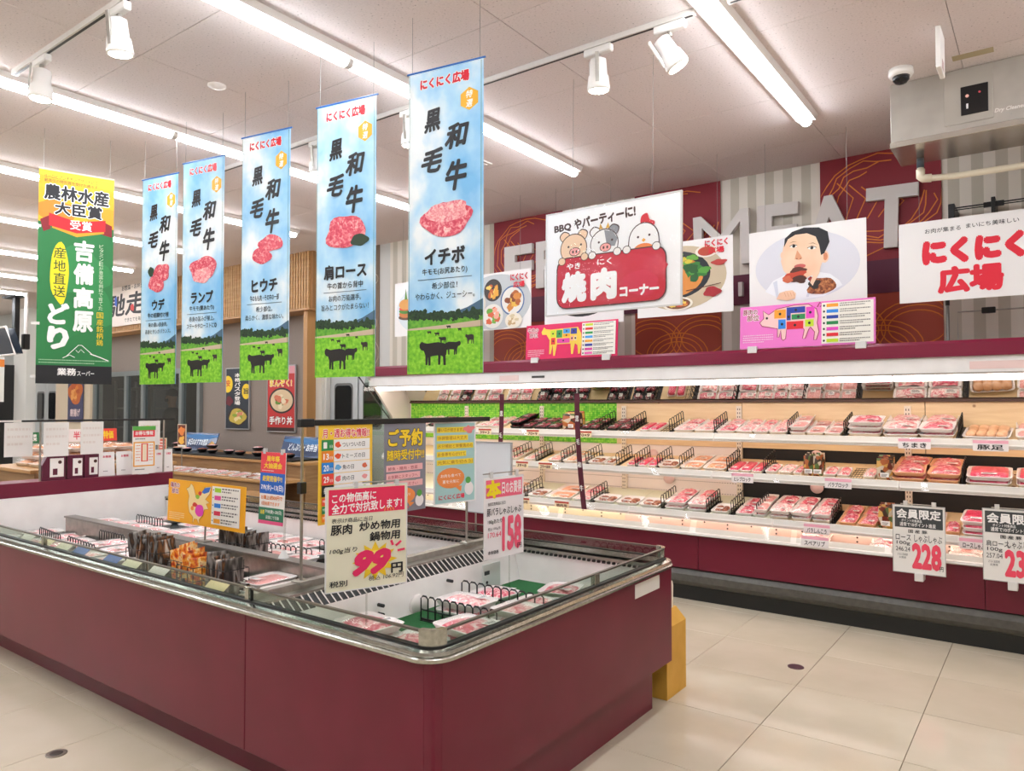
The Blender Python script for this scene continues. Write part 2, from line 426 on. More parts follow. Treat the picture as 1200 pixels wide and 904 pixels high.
struct('ceiling_kitchen', None, M('9a9a98', .8), MB().box(WX0, -9.5, WY1 + .12, 8.5, 2.6, 2.66))
struct('trim_1', None, M('b98a54', .5), MB().box(-7.80, -7.72, 6.02, WY1, 0, 2.735))
struct('trim_2', None, M('e3dfd6', .5), MB().box(-7.60, -7.56, 6.2, WY1, 0, CH).box(-7.72, -7.60, 6.16, WY1, 0, CH))
struct('trim_3', None, M('e8e6e0', .5), MB().box(-17.4, -16.75, 6.1, WY1, 0, CH))
struct('trim_4', None, M('d8c7ae', .5), MB().box(-15.6, -14.15, 6.2, WY1, 0, CH))
# murals on the meat wall
m_mu, m_mr, m_line = M('8a1f2c', .6), M('a8432c', .6), M('e07a24', .6)
def mural(x0, x1):
    W, = (x1 - x0,)
    pn = MB().mat(m_mu).box(x0, x1, WY1 - .012, WY1, 2.64, CH).mat(m_mr).box(x0, x1, WY1 - .012, WY1, 1.7, 2.38).build('mural_panel', None, wall)
    root = bpy.data.objects.new('line_drawing', None)
    a = Art(None, W, 1.8, W * 100, 180, 0); base = (x0 + x1) / 2
    a.d = -.001; r = random.Random(int(x0 * 10)); c = W * 50
    for k in range(4):
        a.stroke([(c + (30 + k * 5) * math.cos(t * .2618) + r.uniform(-2, 2), 38 + (26 + k * 3) * math.sin(t * .2618) + r.uniform(-2, 2)) for t in range(18 + k)], .9, m_line)
    for k in range(5): a.stroke([(c - 30 + k * 9, 20 + 3 * k), (c - 18 + k * 9, 34 + k * 2), (c - 24 + k * 8, 52)], .9, m_line)
    for q in range(3):
        cx, cy = W * 100 * (.2 + .3 * q), 140 + 14 * (q % 2)
        for k in range(3): a.stroke([(cx + (20 + 5 * k) * math.cos(t * .2618), cy + (13 + 4 * k) * math.sin(t * .2618)) for t in range(24)], .9, m_line, True)
    a.stroke([(c - 38, 70), (c - 10, 82), (c + 20, 70), (c + 44, 78)], .9, m_line)
    del root
    o = a.a.build('line_drawing', None, pn); o.location = (base, WY1 - .012, 1.7)
mural(-4.88, -4.0); mural(-3.18, -2.34); mural(-1.50, -.64)
MB().box(-4.88, -.64, WY1 - .018, WY1 - .012, 2.38, 2.64).build('name_band', M('5c1434', .5), wall)
bm_ = MB().mat(M('7d6a58', .7)).box(-7.1, -6.68, WY1 - .01, WY1, 1.95, CH)
pn = bm_.build('brown_panel', None, wp)
a = Art(None, .42, 1.5, 42, 150, -.001)
for k, (cx, cy, r_) in enumerate([(20, 20, 16), (10, 45, 14), (26, 62, 9), (30, 95, 8), (14, 110, 5), (24, 132, 18), (24, 132, 13), (34, 40, 6)]):
    a.stroke([(max(0, min(42, cx + r_ * math.cos(t * .3927))), cy + r_ * math.sin(t * .3927)) for t in range(16)], 1, M('b5a38c', .6), True)
o = a.a.build('circle_pattern', None, pn); o.location = (-6.89, WY1 - .01, 1.98)

# FRESH MEAT letters fixed to the wall
ltr = thing('wall_lettering', 'large white cut-out letters FRESH MEAT on the striped and burgundy wall', 'sign', (0, WY1 - .02, 2.72))
def letter(ch, x, w, h=.48, z=0, rot=0):
    vs, fs, (a0, a1, b0, b1) = tmesh(ch, .0 if ch == 'M' else .035, 0)
    q = [((vx - a0) / (a1 - a0) * w - w / 2, (vy - b0) / (b1 - b0) * h) for vx, vy in vs]
    mb = MB(); n = len(q)
    mb.add([(p[0], -.045, p[1]) for p in q], fs)
    edge = {}
    for f in fs:
        for i in range(len(f)):
            e = (f[i], f[(i + 1) % len(f)]); edge[e] = edge.get(e, 0) + 1
    for (p, r_) in list(edge):
        if (r_, p) not in edge: mb.add([(q[p][0], -.045, q[p][1]), (q[r_][0], -.045, q[r_][1]), (q[r_][0], 0, q[r_][1]), (q[p][0], 0, q[p][1])], [(0, 1, 2, 3)])
    link('letter', mb.mesh('letter', M('dcd6d0', .5)), ltr, (x, 0, z), (0, -rot, 0))
for ch, x, w_ in (('F', -4.52, .36), ('R', -4.1, .38), ('E', -3.68, .34), ('S', -3.3, .34), ('H', -2.95, .36), ('M', -2.31, .5), ('E', -1.84, .34), ('A', -1.41, .42), ('T', -.98, .36)):
    letter(ch, x, w_, rot=.03 * ((ord(ch) % 3) - 1))
letter('I', -2.15, .035, .12, -.27)

# swing doors and deli bulkhead
def door(nm, x0, x1, y, top=1.95):
    d = bpy.data.objects.new(nm, None); COL.objects.link(d); d.location = (0, y, 0); d['kind'] = 'structure'
    box('door_leaf', M('c3c7c8', .4, .3), d, x0, x1, -.04, 0, 0, top, .004)
    mx = (x0 + x1) / 2; ww = min(.16, (x1 - x0) * .3)
    a = Art(None, 1, 1, 1, 1, 0)
    for mm, s_, yy, nn in ((M('6a6c6c', .4), 1.12, -.045, 'window_gasket'), (M('15181a', .12), 1, -.048, 'window_pane')):
        pts = []; hw, hh, r = ww * s_, .26 * s_, .06
        for cx, cz, an in ((hw - r, hh - r, 0), (-hw + r, hh - r, 90), (-hw + r, -hh + r, 180), (hw - r, -hh + r, 270)):
            for k in range(5): t = math.radians(an + k * 22.5); pts.append((mx + cx + r * math.cos(t), 1.5 + cz + r * math.sin(t)))
        MB().prism(pts, 1, yy, -.04).build(nn, mm, d)
    box('kick_plate', m_steel, d, x0 + .03, x1 - .03, -.043, -.04, .05, .4)
door('door_1', -7.55, -7.03, WY1); door('door_2', -7.01, -6.5, WY1)
door('door_3', -16.7, -16.18, WY1); door('door_4', -16.16, -15.64, WY1)
bh = struct('trim_5', None, M('a5784a', .6), MB().box(-15.4, -7.62, 6.02, WY1, 2.76, CH))
sl = MB()
x = -15.4
while x < -7.65: sl.box(x, x + .032, 5.99, 6.02, 2.76, CH); x += .055
sl.build('slats', m_slat, bh)['kind'] = 'stuff'
box('edge_board', M('b88a58', .5), bh, -15.4, -7.62, 5.97, 6.3, 2.735, 2.76)
def store_sign():
    a = sign('deli_sign', 'pale wall sign with black brush lettering on the wooden slatted bulkhead', 'sign', 2.3, .72, (-11.95, 5.965, 2.84), 230, 72, 'f3e6dc', th=.03)
    a.text('馳走菜', 6, 18, 200, 38, '1a1414', .03, .1); a.text('お惣菜・お弁当', 60, 5, 70, 9, '1a1414', .02); a.text('できたてを毎日お届け', 70, 60, 90, 7, '1a1414', .01)
    a.blob(96, 44, 6, 6, 'e0342c'); a.blob(40, 30, 4, 9, '2a5ac8'); a.blob(190, 30, 9, 9, '6abf2c'); a.done()
store_sign()
# kitchen window
kw = bpy.data.objects.new('window_1', None); COL.objects.link(kw); kw['kind'] = 'structure'
mb = MB(); mb.box(-14.15, -10.6, 6.24, 6.32, 2.02, 2.1).box(-14.15, -10.6, 6.24, 6.32, .75, .83)
for xx in (-14.15, -12.98, -12.4, -11.2, -10.68): mb.box(xx, xx + .08, 6.24, 6.32, .83, 2.02)
mb.build('window_frame', M('8b9292', .4, .4), kw)
for x0, x1 in ((-14.07, -12.98), (-12.9, -12.4), (-12.32, -11.2), (-11.12, -10.68)): box('pane', m_smoke, kw, x0, x1, 6.275, 6.285, .83, 2.02)
t = thing('kitchen_rack', 'tall steel rack with trays behind the dark kitchen window', 'rack', (-14.4, 7.3, 0))
for xx in (-.7, .7):
    for yy in (-.2, .2): box('post', m_steel, t, xx - .02, xx + .02, yy - .02, yy + .02, 0, 2)
for k in range(5): box('shelf', m_steel, t, -.72, .72, -.22, .22, .3 + .38 * k, .33 + .38 * k)
t = thing('kitchen_cabinet', 'white two-door kitchen cabinet behind the dark kitchen window', 'cabinet', (-15.2, 8.0, 0))
box('body', M('8a8f90', .5), t, -.5, .5, -.3, .3, 0, 1.9, .01)
for s_ in (-1, 1): box('door', M('a5aaaa', .4), t, min(0, s_ * .48) + .01, max(0, s_ * .48) - .01, -.32, -.3, .1, 1.85, .004)
lt = thing('kitchen_ceiling_light', 'small strip light above the rack inside the kitchen', 'ceiling light', (-13.4, 7.4, 2.56))
box('diffuser', M('fff6ec', .5, emit=12), lt, -.6, .6, -.04, .04, -.03, .0)
box('base', m_white, lt, -.62, .62, -.06, .06, 0, .04)

# ------------------------------------------------------------------ lights of the shop
m_tube = M('f4f8ff', .5, emit=LAMP_STRENGTH)
def batten(x, y, label):
    t = thing('batten_light', label, 'ceiling light', (x, y, CH), 0, 'long white batten lights on the ceiling')
    mb = MB().prism([(-.075, 0), (-.06, -.035), (.06, -.035), (.075, 0)], 1, -1.24, 1.24); mb.build('housing', M('efeae4', .5), t)
    pts = [(-.034, -.035)] + [(.034 * math.cos(PI + PI * k / 6), -.045 + .03 * math.sin(PI + PI * k / 6)) for k in range(7)] + [(.034, -.035)]
    MB().prism(pts, 1, -1.22, 1.22).build('diffuser', m_tube, t)
    for s_ in (-1, 1): MB().prism(pts, 1, s_ * 1.232 - .012, s_ * 1.232 + .012).build('end_cap', M('e8e4de', .5), t)
    return t
rowname = ['right of the camera', 'right of the tall blue banners', 'crossing behind the nearest blue banner', 'passing behind the green banner at top left', 'left of the green banner', 'second row left of the green banner', 'third row left of the green banner', 'fourth row left of the green banner', 'fifth row from the green banner', 'sixth row from the green banner', 'far row at the left wall', 'last row at the left wall']
bt = None
for k in range(-1, 10):
    x = -1.33 - 1.87 * k
    for j, y in enumerate((4.0, 1.52, -.96)):
        if k > 7 and j == 2: continue
        L = 'white batten light ' + rowname[k + 1] + (', end nearest the meat wall', ', middle of its row', ', behind the camera')[j]
        bt = batten(x, y, L) if bt is None else dup(bt, (x, y, CH), L)
def track(x0, x1, y, label):
    t = thing('light_track', label, 'light track', (x0, y, CH))
    cuts = [x0] + sorted(-1.33 - 1.87 * k for k in range(-2, 10) if x0 < -1.33 - 1.87 * k < x1) + [x1]
    for a, b in zip(cuts, cuts[1:]):
        a += .085 * (a != x0); b -= .085 * (b != x1); a -= x0; b -= x0
        r = MB().box(a, b, -.017, .017, -.03, 0).build('rail', M('d8d2cb', .5), t)
        MB().box(a + .01, b - .01, -.007, .007, -.031, -.0295).build('slot', m_black, r)
track(-4.95, .6, 1.71, 'white lighting track on the ceiling at top left'); track(-5.9, 1.0, 3.47, 'white lighting track running behind the blue banners to the right'); track(-11.5, -8.2, 1.9, 'white lighting track behind the green banner')
m_lens = M('fff3e0', .4, emit=25)
def spot(x, y, pan, tiltv, label):
    t = thing('track_spotlight', label, 'spotlight', (x, y, CH), 0, 'white track spotlights')
    MB().box(-.085, .085, -.02, .02, -.075, -.032, .006).build('adapter', M('e4e0da', .5), t)
    MB().lathe([(.012, -.1), (.012, -.07)], 10).build('swivel', m_steel, t)
    h = MB().lathe([(.026, .075), (.036, .07), (.04, .0), (.046, -.005), (.052, -.055), (.05, -.07), (.044, -.066)], 22).build('lamp_head', M('f0ece6', .4), t, True)
    h.scale = (1.2, 1.2, 1.2); h.location = (0, 0, -.19); h.rotation_euler = (tiltv, 0, pan)
    MB().lathe([(.0425, -.0655), (.042, -.0695)], 22).build('lens', m_lens, h)
    MB().box(-.008, .008, -.052, -.044, -.04, .09).build('yoke', m_steel, h)
    for k in range(5):
        q = .4 + k * .3; MB().box(-.002, .002, .034, .042, .0, .065).build('cooling_fin', M('cfcac4', .4), h).rotation_euler = (0, 0, q)
for i, (x, y, p, tv, l) in enumerate([(-3.66, 1.71, .3, .12, 'white spotlight on the top left track, nearer the camera'), (-4.56, 1.71, -.3, -.05, 'white spotlight at the left end of the top left track'), (-1.97, 3.47, .4, .1, 'white track spotlight left of the tilted one, above the barbecue sign'), (-1.55, 3.47, -1.0, .55, 'white track spotlight tilted to the right beside the batten light'), (-3.4, 3.47, .2, .1, 'white track spotlight between the two nearest blue banners'), (-4.35, 3.47, .2, .1, 'white track spotlight between the third and fourth blue banners'), (-5.75, 3.47, .2, .1, 'white track spotlight at the far end of its track by the small banners'), (-9.4, 1.9, .2, 0, 'small white spotlight left of the green banner'), (-11.2, 1.9, .2, 0, 'far small white spotlight at the left edge')]):
    spot(x, y, p, tv, l)
# ceiling fittings
t = thing('smoke_detector', 'small round white smoke detector on the ceiling above the banners', 'detector', (-4.16, 2.54, CH))
MB().lathe([(.055, 0), (.055, -.008), (.035, -.014), (.03, -.02)], 20).build('body', m_white, t, True)
t = thing('security_camera', 'white dome security camera with black eye on the ceiling', 'camera', (-.69, 4.83, CH))
MB().lathe([(.065, 0), (.068, -.03), (.06, -.045)], 24).build('housing', M('efebe5', .3), t, True)
MB().lathe([(.048, -.045), (.044, -.065), (.03, -.083), (.01, -.09)], 20).build('dome', M('101214', .08), t, True)
t = thing('ceiling_bracket', 'tall thin white panel hanging from the ceiling near the camera dome', 'sign', (-.45, 4.47, CH - .22))
box('panel', M('f2eee8', .5), t, -.012, .012, -.09, .09, 0, .22, .003); box('label', M('c9aaa6', .6), t, .0121, .013, -.04, .03, .01, .06)
t = thing('ceiling_patch', 'tan adhesive patch on the ceiling above the steel unit', 'tape', (-.33, 4.86, CH)); box('tape_strip', M('b3a582', .7), t, -.1, .1, -.035, .035, -.002, 0)
t = thing('ceiling_vent', 'flat white square vent between the banners', 'vent', (-3.9, 4.5, CH))
box('frame', M('cfc9c2', .5), t, -.22, .22, -.22, .22, -.012, 0); box('plate', M('e4deda', .5), t, -.19, .19, -.19, .19, -.018, -.012)
# steel cooling unit
t = thing('cooling_unit', 'grey steel cooling unit under the ceiling at top right', 'cooling unit', (-.78, 5.03, 3.1))
box('casing', noisem('zinc_sheet', [(.3, 'a29b91'), (.7, 'b0a99f')], 6, 2, .35, .25), t, 0, 2.6, 0, .34, .03, .399, .003)
box('drip_tray', M('c2bcb2', .18, .7), t, -.005, 2.6, -.006, .42, 0, .035, .002)
box('access_cover', M('aaa398', .4, .2), t, .29, .535, -.004, 0, .07, .385, .001)
c = box('control_panel', M('0c0c0e', .3), t, .375, .512, -.009, -.004, .115, .285, .002)
for x, z, cc, rr in ((.408, .225, 'f3b9a8', .009), (.47, .235, 'c23a4a', .006)): MB().lathe([(rr, -.013), (rr, -.008)], 12, (x, 0, z), 1).build('indicator_lamp', M(cc, .4), c)
box('switch', M('e6e6e6', .4), c, .403, .413, -.016, -.008, .15, .178)
for k, x in enumerate((.06, .3, .49, .62, .9, 1.2)): MB().lathe([(.004, -.003), (.004, .0)], 8, (x, 0, .05 + .02 * (k % 2)), 1).build('screw', m_steel, t)
a = Art(t, .3, .06, 30, 6, -.001); tt = a.text('Dry Cleaner', 0, 1, 15, 3, 'd9d4cc', .04, .25); o = a.t.build('lettering', None, t); o.location = (.69, 0, .07)
t = thing('drain_pipe', 'cream plastic drain pipe from the steel unit along the striped wall', 'pipe', (-.66, 5.35, 2.98))
MB().tube([(0, 0, .14), (0, 0, .06)], .022, 12).build('hose', M('4a5560', .4), t, True)
MB().tube([(0, 0, .08), (0, 0, .01), (.012, .003, -.005), (.035, .01, -.012), (.2, .03, -.02), (.9, .1, -.005), (2.6, .2, .03)], .02, 12).build('pipe_run', M('e6dcc4', .4), t, True)
MB().tube([(0, 0, .05), (0, 0, .0), (.012, .003, -.01), (.06, .012, -.013)], .026, 12).build('elbow', M('e6dcc4', .4), t, True)
t = thing('wall_rack', 'black metal bar rack on the striped wall under the cream pipe', 'rack', (-.55, 6.0, 2.84))
MB().tube([(0, 0, .06), (2, 0, .06)], .005, 6).build('rail', m_black, t); MB().tube([(0, 0, .045), (2, 0, .045)], .004, 6).build('rail', m_black, t)
box('end_block', m_black, t, -.02, .02, -.02, .3, -.03, .09, .003); box('clamp', m_black, t, .19, .31, -.01, .01, .035, .07, .002); box('clamp_post', m_black, t, .235, .26, -.015, .3, -.02, .1, .002)
t = thing('stand_post', 'grey stand post with black rubber tip behind the white lettered poster', 'stand', (-.575, 5.9, 1.93))
MB().tube([(0, 0, 0), (0, 0, .27)], .012, 8).build('pole', M('8f8f8c', .35, .8), t); MB().tube([(0, 0, .27), (0, 0, .32)], .014, 8).build('tip', m_black, t)
MB().tube([(0.06, 0, 0), (.06, 0, .22), (1.9, 0, .22)], .005, 6).build('rail', m_steel, t); box('knob', m_black, t, .2, .28, -.02, .02, .2, .24, .004)
t = thing('floor_drain', 'round purple-brown floor cover on the beige aisle tiles', 'floor drain', (-1.21, 4.39, 0)); MB().lathe([(.045, 0), (.045, .002), (.04, .003)], 24).build('cover', M('5c3f4a', .3, .4), t)
t = thing('floor_drain', 'round steel floor cover on the tiles at bottom left', 'floor drain', (-3.48, 1.41, 0)); MB().lathe([(.042, 0), (.042, .002), (.038, .003)], 24).build('cover', M('8d8578', .3, .7), t); MB().lathe([(.026, .003), (.02, .0045)], 20).build('socket', M('4c463e', .4, .5), t)

# ------------------------------------------------------------------ wall display case
CX0, CX1 = -6.0, 1.9
case = thing('meat_display_case', 'long burgundy refrigerated wall case with three shelves of packed meat', 'display case', (0, 0, 0))
box('plinth', M('1c1d1b', .45), case, CX0, CX1, 5.42, 6.0, 0, .12)
MB().prism([(5.43, .1), (5.40, .12), (5.375, .15), (5.375, .2), (5.40, .235), (5.44, .24), (5.6, .24), (5.6, .1)], 0, CX0, CX1).build('bumper', m_dgray, case)
xs = [CX0, -3.9, -2.2, -.35, CX1]
for a, b in zip(xs, xs[1:]): box('lower_panel', M('6a1029', .4), case, a + .0015, b - .0015, 5.385, 5.42, .245, .5, .002)
box('body', m_whiteg, case, CX0 + .002, CX1, 5.43, 6.26, .24, .42)
m_rail = M('e6e3dc', .3)
MB().prism([(5.34, .515), (5.37, .505), (5.42, .505), (5.42, .56), (5.41, .56), (5.375, .53), (5.345, .53)], 0, CX0, CX1).build('lower_front_rail', m_rail, case)
for a, b in ((-5.9, -4.7), (-4.65, -3.45), (-3.4, -2.25), (-2.2, -1.5), (-1.46, -.9), (-.86, .3), (.34, 1.5)):
    MB().prism([(5.335, .54), (5.338, .54), (5.372, .622), (5.368, .622)], 0, a, b).build('clear_front_lip', m_plastic, case)
box('deck', M('e3bfae', .5), case, CX0 + .03, CX1, 5.43, 6.14, .42, .45)
box('deck_riser', M('e6e2c4', .5), case, CX0 + .03, -3.0, 5.72, 5.74, .45, .60); box('deck_riser', M('ecd2c6', .5), case, -3.0, CX1, 5.72, 5.74, .45, .60)
# rear liner: white left, black right
box('rear_liner', M('f1e8e4', .5), case, CX0 + .03, -2.10, 6.12, 6.26, .5, 1.78)
box('rear_liner', M('f0dad2', .5), case, -2.10, CX1, 6.12, 6.26, .5, .68)
box('rear_liner', M('0c0b0c', .6), case, -2.10, CX1, 6.12, 6.26, .68, 1.78)
box('mosaic_sheet', m_mosaic, case, CX0 + .06, -3.28, 6.10, 6.12, 1.15, 1.56)
box('pine_board', m_pine, case, -3.28, -2.1, 6.10, 6.12, 1.15, 1.56); box('pine_board', m_pine, case, -2.095, -.75, 6.10, 6.12, 1.15, 1.56); box('pine_board', m_pine, case, -.745, CX1, 6.10, 6.12, 1.15, 1.56)
holes = MB()
for x in [CX0 + .3 + .19 * i for i in range(40)]:
    for z in ((.525, .555) if int(x * 100) % 2 else (.56,)): holes.lathe([(.007, 5.718), (.007, 5.72)], 8, (x, 0, z), 1)
for i in range(160): holes.box(-5.7 + .0225 * i, -5.692 + .0225 * i, 6.118, 6.12, .84, .845); holes.box(-5.7 + .0225 * i, -5.692 + .0225 * i, 6.118, 6.12, .745, .75)
holes.build('air_holes', m_black, case)['kind'] = 'stuff'
for x in (-5.1, -4.12, -3.2, -2.12, -.86, .4):
    u = box('upright', M('e6dccb', .4), case, x - .022, x + .022, 6.085, 6.12, .56, 1.5)
    sl = MB()
    for k in range(28): sl.box(x - .012, x - .006, 6.083, 6.0851, .6 + .032 * k, .615 + .032 * k); sl.box(x + .006, x + .012, 6.083, 6.0851, .6 + .032 * k, .615 + .032 * k)
    sl.build('slots', M('4a4038', .6), u)['kind'] = 'stuff'
for x, z in ((-1.47, .985), (-1.5, .86), (-.35, .68), (-2.75, .86), (-1.5, 1.1), (-.34, .99), (-2.9, 1.06)):
    MB().lathe([(.05, 6.075), (.05, 6.083)], 24, (x, 0, z), 1).build('round_cover', M('e8c8c6', .5), case, True)
SH = {'C': (5.75, 1.27, 14), 'B': (5.70, .968, 13), 'A': (5.62, .640, 12)}
for nm, (yf, zt, deg) in SH.items():
    seams = [CX0 + .03, -4.62, -3.41, -2.2, -.86, .36, CX1] if nm != 'A' else [CX0 + .03, -4.1, -2.9, -1.7, -.5, .7, CX1]
    rise = math.tan(math.radians(deg)) * (6.09 - yf)
    for a, b in zip(seams, seams[1:]):
        s_ = MB().prism([(yf, zt - .012), (6.10, zt - .012 + rise), (6.10, zt + rise), (yf, zt)], 0, a + .002, b - .002).build('shelf', m_pine if nm != 'A' or a > -2.3 else M('d9dcc4', .5), case)
        MB().prism([(yf - .012, zt + .012), (yf - .03, zt - .03), (yf - .028, zt - .052), (yf + .0, zt - .056), (yf + .002, zt + .012)], 0, a + .002, b - .002).build('price_rail', m_rail, s_)
        MB().prism([(yf - .031, zt - .045), (yf - .034, zt - .045), (yf - .017, zt + .008), (yf - .014, zt + .008)], 0, a + .01, b - .01).build('rail_cover', m_plastic, s_)
        if nm == 'X': pass
# mirror, canopy
MB().prism([(6.09, 1.545), (5.95, 1.735), (5.96, 1.745), (6.1, 1.555)], 0, CX0 + .06, CX1).build('mirror', m_mirror, case)
MB().prism([(6.075, 1.53), (6.095, 1.53), (6.095, 1.55), (6.075, 1.55)], 0, CX0 + .06, CX1).build('mirror_edge', M('4a3228', .4), case)
MB().prism([(5.5, 1.715), (5.505, 1.82), (5.62, 1.84), (6.26, 1.84), (6.26, 1.76), (5.66, 1.74), (5.52, 1.712)], 0, CX0 - .0, CX1).build('canopy', m_whiteg, case)
MB().prism([(5.485, 1.82), (5.485, 1.905), (5.50, 1.925), (6.26, 1.95), (6.26, 1.842), (5.62, 1.842), (5.5, 1.822)], 0, CX0, CX1).build('burgundy_cornice', M('7c1335', .3), case)
box('grey_lip', M('a8a096', .35), case, CX0, CX1, 5.495, 5.51, 1.705, 1.716)
for a, b in ((-5.95, -4.7), (-4.68, -3.43), (-3.41, -2.16), (-2.14, -.89), (-.87, .38), (.4, 1.6)):
    box('case_light', M('fff0ea', .5, emit=CASE_STRENGTH * .8), case, a, b, 5.58, 5.64, 1.668, 1.706)
for nm, (yf, zt, deg) in SH.items():
    for a, b in ((-5.9, -4.1), (-4.0, -2.2), (-2.15, -.9), (-.8, 1.0)):
        box('shelf_light', M('fff0ea', .5, emit=CASE_STRENGTH * .8), case, a, b, yf + .05, yf + .075, zt - .034, zt - .014)
MB().prism([(5.60, 1.84), (5.45, 1.84), (6.04, 1.13), (6.04, .5), (6.26, .5), (6.26, 1.84)], 0, CX0, CX0 + .03).build('end_panel', M('ded8d0', .45), case)
MB().prism([(5.42, .52), (6.03, .52), (6.03, 1.12), (5.45, 1.82), (5.42, 1.7)], 0, CX0 + .01, CX0 + .018).build('end_glass', m_glass, case)
MB().tube([(CX0 + .012, 5.33, 1.83), (CX0 + .012, 6.035, 1.125), (CX0 + .012, 6.035, .55)], .008, 6).build('glass_gasket', M('3a3a38', .5), case)
box('thermometer', M('4b4a46', .3), case, -3.83, -3.69, 5.497, 5.502, 1.755, 1.775, .001)
box('notice_label', M('ecd3cd', .5), case, -4.2, -3.98, 5.498, 5.502, 1.735, 1.785); box('notice_label', M('ecd0ca', .5), case, -.42, -.02, 5.498, 5.502, 1.735, 1.785)
for x in (-4.36, -3.56): MB().tube([(x, 5.49, 1.71), (x, 5.488, 1.66)], .003, 5).build('hook', m_white, case)

# ------------------------------------------------------------------ packs of meat
def rrect(w, d, r, n=4):
    p = []
    for cx, cy, a in ((w / 2 - r, -d / 2 + r, -90), (w / 2 - r, d / 2 - r, 0), (-w / 2 + r, d / 2 - r, 90), (-w / 2 + r, -d / 2 + r, 180)):
        for k in range(n): t = math.radians(a + k * 90 / (n - 1)); p.append((cx + r * math.cos(t), cy + r * math.sin(t)))
    return p
W0, D0 = .16, .19
def traymesh():
    def ring(k, z): return [(x * k[0], y * k[1], z) for x, y in rrect(W0, D0, .02)]
    return MB().loops([ring((.84, .86), 0), ring((.98, .98), .022), ring((1, 1), .024), ring((1, 1), .027), ring((.95, .96), .027), ring((.86, .88), .008)]).mesh('tray', None)
def tray(m):
    me = traymesh(); me.materials.clear(); me.materials.append(m); me.polygons.foreach_set('use_smooth', [True] * len(me.polygons)); return me
T_W, T_P, T_B = tray(m_tray), tray(m_peach), tray(M('1a1a1c', .3))
def slices(n, m, seed, lie=0):
    r = random.Random(seed); mb = MB(); w = W0 * .86; d = D0 * .86
    for k in range(n):
        y0 = -d / 2 + k * d / n; ph = r.uniform(0, 6); h = .022 + .006 * r.random(); wd = d / n * 1.5
        def f(u, v, y0=y0, ph=ph, h=h, wd=wd):
            e = math.sin(PI * u) ** .4
            return ((u - .5) * w * (.94 + .06 * math.cos(k)), min(d / 2, y0 + v * wd) + .004 * math.sin(u * 9 + ph), .012 + (h - .012 + .007 * v + .002 * math.sin(u * 17 + ph * 2)) * e)
        mb.grid(f, 8, 3)
    return mb.mesh('meat', m, True)
def lump(m, seed, hh=.03, fr=1):
    r = random.Random(seed); ps = [(r.uniform(8, 20) * fr, r.uniform(0, 6)) for _ in range(4)]; w = W0 * .86; d = D0 * .86
    def f(u, v):
        e = (math.sin(PI * u) * math.sin(PI * v)) ** .3 if 0 < u < 1 and 0 < v < 1 else 0
        b = sum(math.sin(a * (u if q % 2 else v) + p) for q, (a, p) in enumerate(ps)) * .0014
        return ((u - .5) * w, (v - .5) * d, .009 + (hh - .009 + b) * e)
    return MB().grid(f, 10, 10).mesh('meat', m, True)
def cuts(m, seed, n=3):
    r = random.Random(seed); mb = MB()
    for k in range(n):
        for j in range(2):
            cx = (j - .5) * W0 * .4 + r.uniform(-.006, .006); cy = (k - (n - 1) / 2) * D0 * .27; a = r.uniform(-.4, .4); sx, sy = W0 * .2, D0 * .13
            mb.loops([[(cx + sx * q * math.cos(t + a), cy + sy * q * math.sin(t), z) for t in [PI * i / 5 for i in range(10)]] for q, z in ((.9, .008), (1, .018), (.75, .026), (.3, .029))])
    return mb.mesh('meat', m, True)
def slab(m):
    mb = MB(); w, d = W0 * .84, D0 * .84
    return mb.loops([[(x * k, y * k, z) for x, y in rrect(w, d, .025)] for k, z in ((.96, .008), (1, .02), (.97, .032), (.8, .037))]).mesh('meat', m, True)
def trot():
    mb = MB(); n = 4
    for k in range(n):
        cx = (k - 1.5) * W0 * .21
        mb.loops([[(cx + r_ * math.cos(t), y, .03 + r_ * .9 * math.sin(t)) for t in [PI * i / 5 for i in range(10)]] for y, r_ in ((-.09, .008), (-.08, .017), (-.05, .02), (0, .016), (.05, .021), (.078, .02), (.09, .006))])
    return mb.mesh('meat', m_trot, True)
def film():
    w, d = W0 * .98, D0 * .98
    def f(u, v):
        e = (math.sin(PI * u) * math.sin(PI * v)) ** .25 if 0 < u < 1 and 0 < v < 1 else 0
        return ((u - .5) * w, (v - .5) * d, .0275 + .012 * e)
    return MB().grid(f, 7, 7).mesh('film', m_film, True)
FILM = film()
lb = MB().mat(m_label).box(-.028, .028, -.016, .016, 0, .0012).mat(M('3c3c40', .6))
for k in range(3): lb.box(-.022, .01 + .004 * k, -.011 + k * .007, -.008 + k * .007, .0012, .0015)
LABEL = lb.mesh('price_label')
def pack(kind, seed):
    tr, me, look = {
        'p': (T_W, slices(4, m_pink if seed % 2 else m_pinks, seed), 'tray of pink slices'),
        'd': (T_B, cuts(m_dark, seed), 'black tray of beef'),
        'g': (T_W, lump(m_mince, seed), 'tray of pale mince'),
        'w': (T_W, cuts(m_cook, seed, 2), 'tray of browned meat'),
        'o': (T_W, lump(m_oran, seed, .028, 1.4), 'tray of orange meat'),
        's': (T_W, slab(m_red), 'bright red meat slab'),
        't': (T_W, trot(), 'tray of pig trotters'),
        'k': (T_P, slices(3, m_pink, seed), 'peach coloured meat tray'),
        'q': (T_W, lump(m_pinks, seed, .034), 'white marbled meat tray'),
        'r': (T_W, lump(m_pink, seed, .034), 'white red-meat tray')}[kind]
    root = thing('meat_pack', look, 'meat pack')
    link('tray', tr, root); link('meat', me, root); link('film', FILM, root)
    l_ = link('price_label', LABEL, root, (W0 * .2, -D0 * .27, .0365), (-.1, 0, 0))
    if kind in 'dsgw': l_.location = (0, -D0 * .3, .037)
    root['look'] = look
    return root
PK = {}
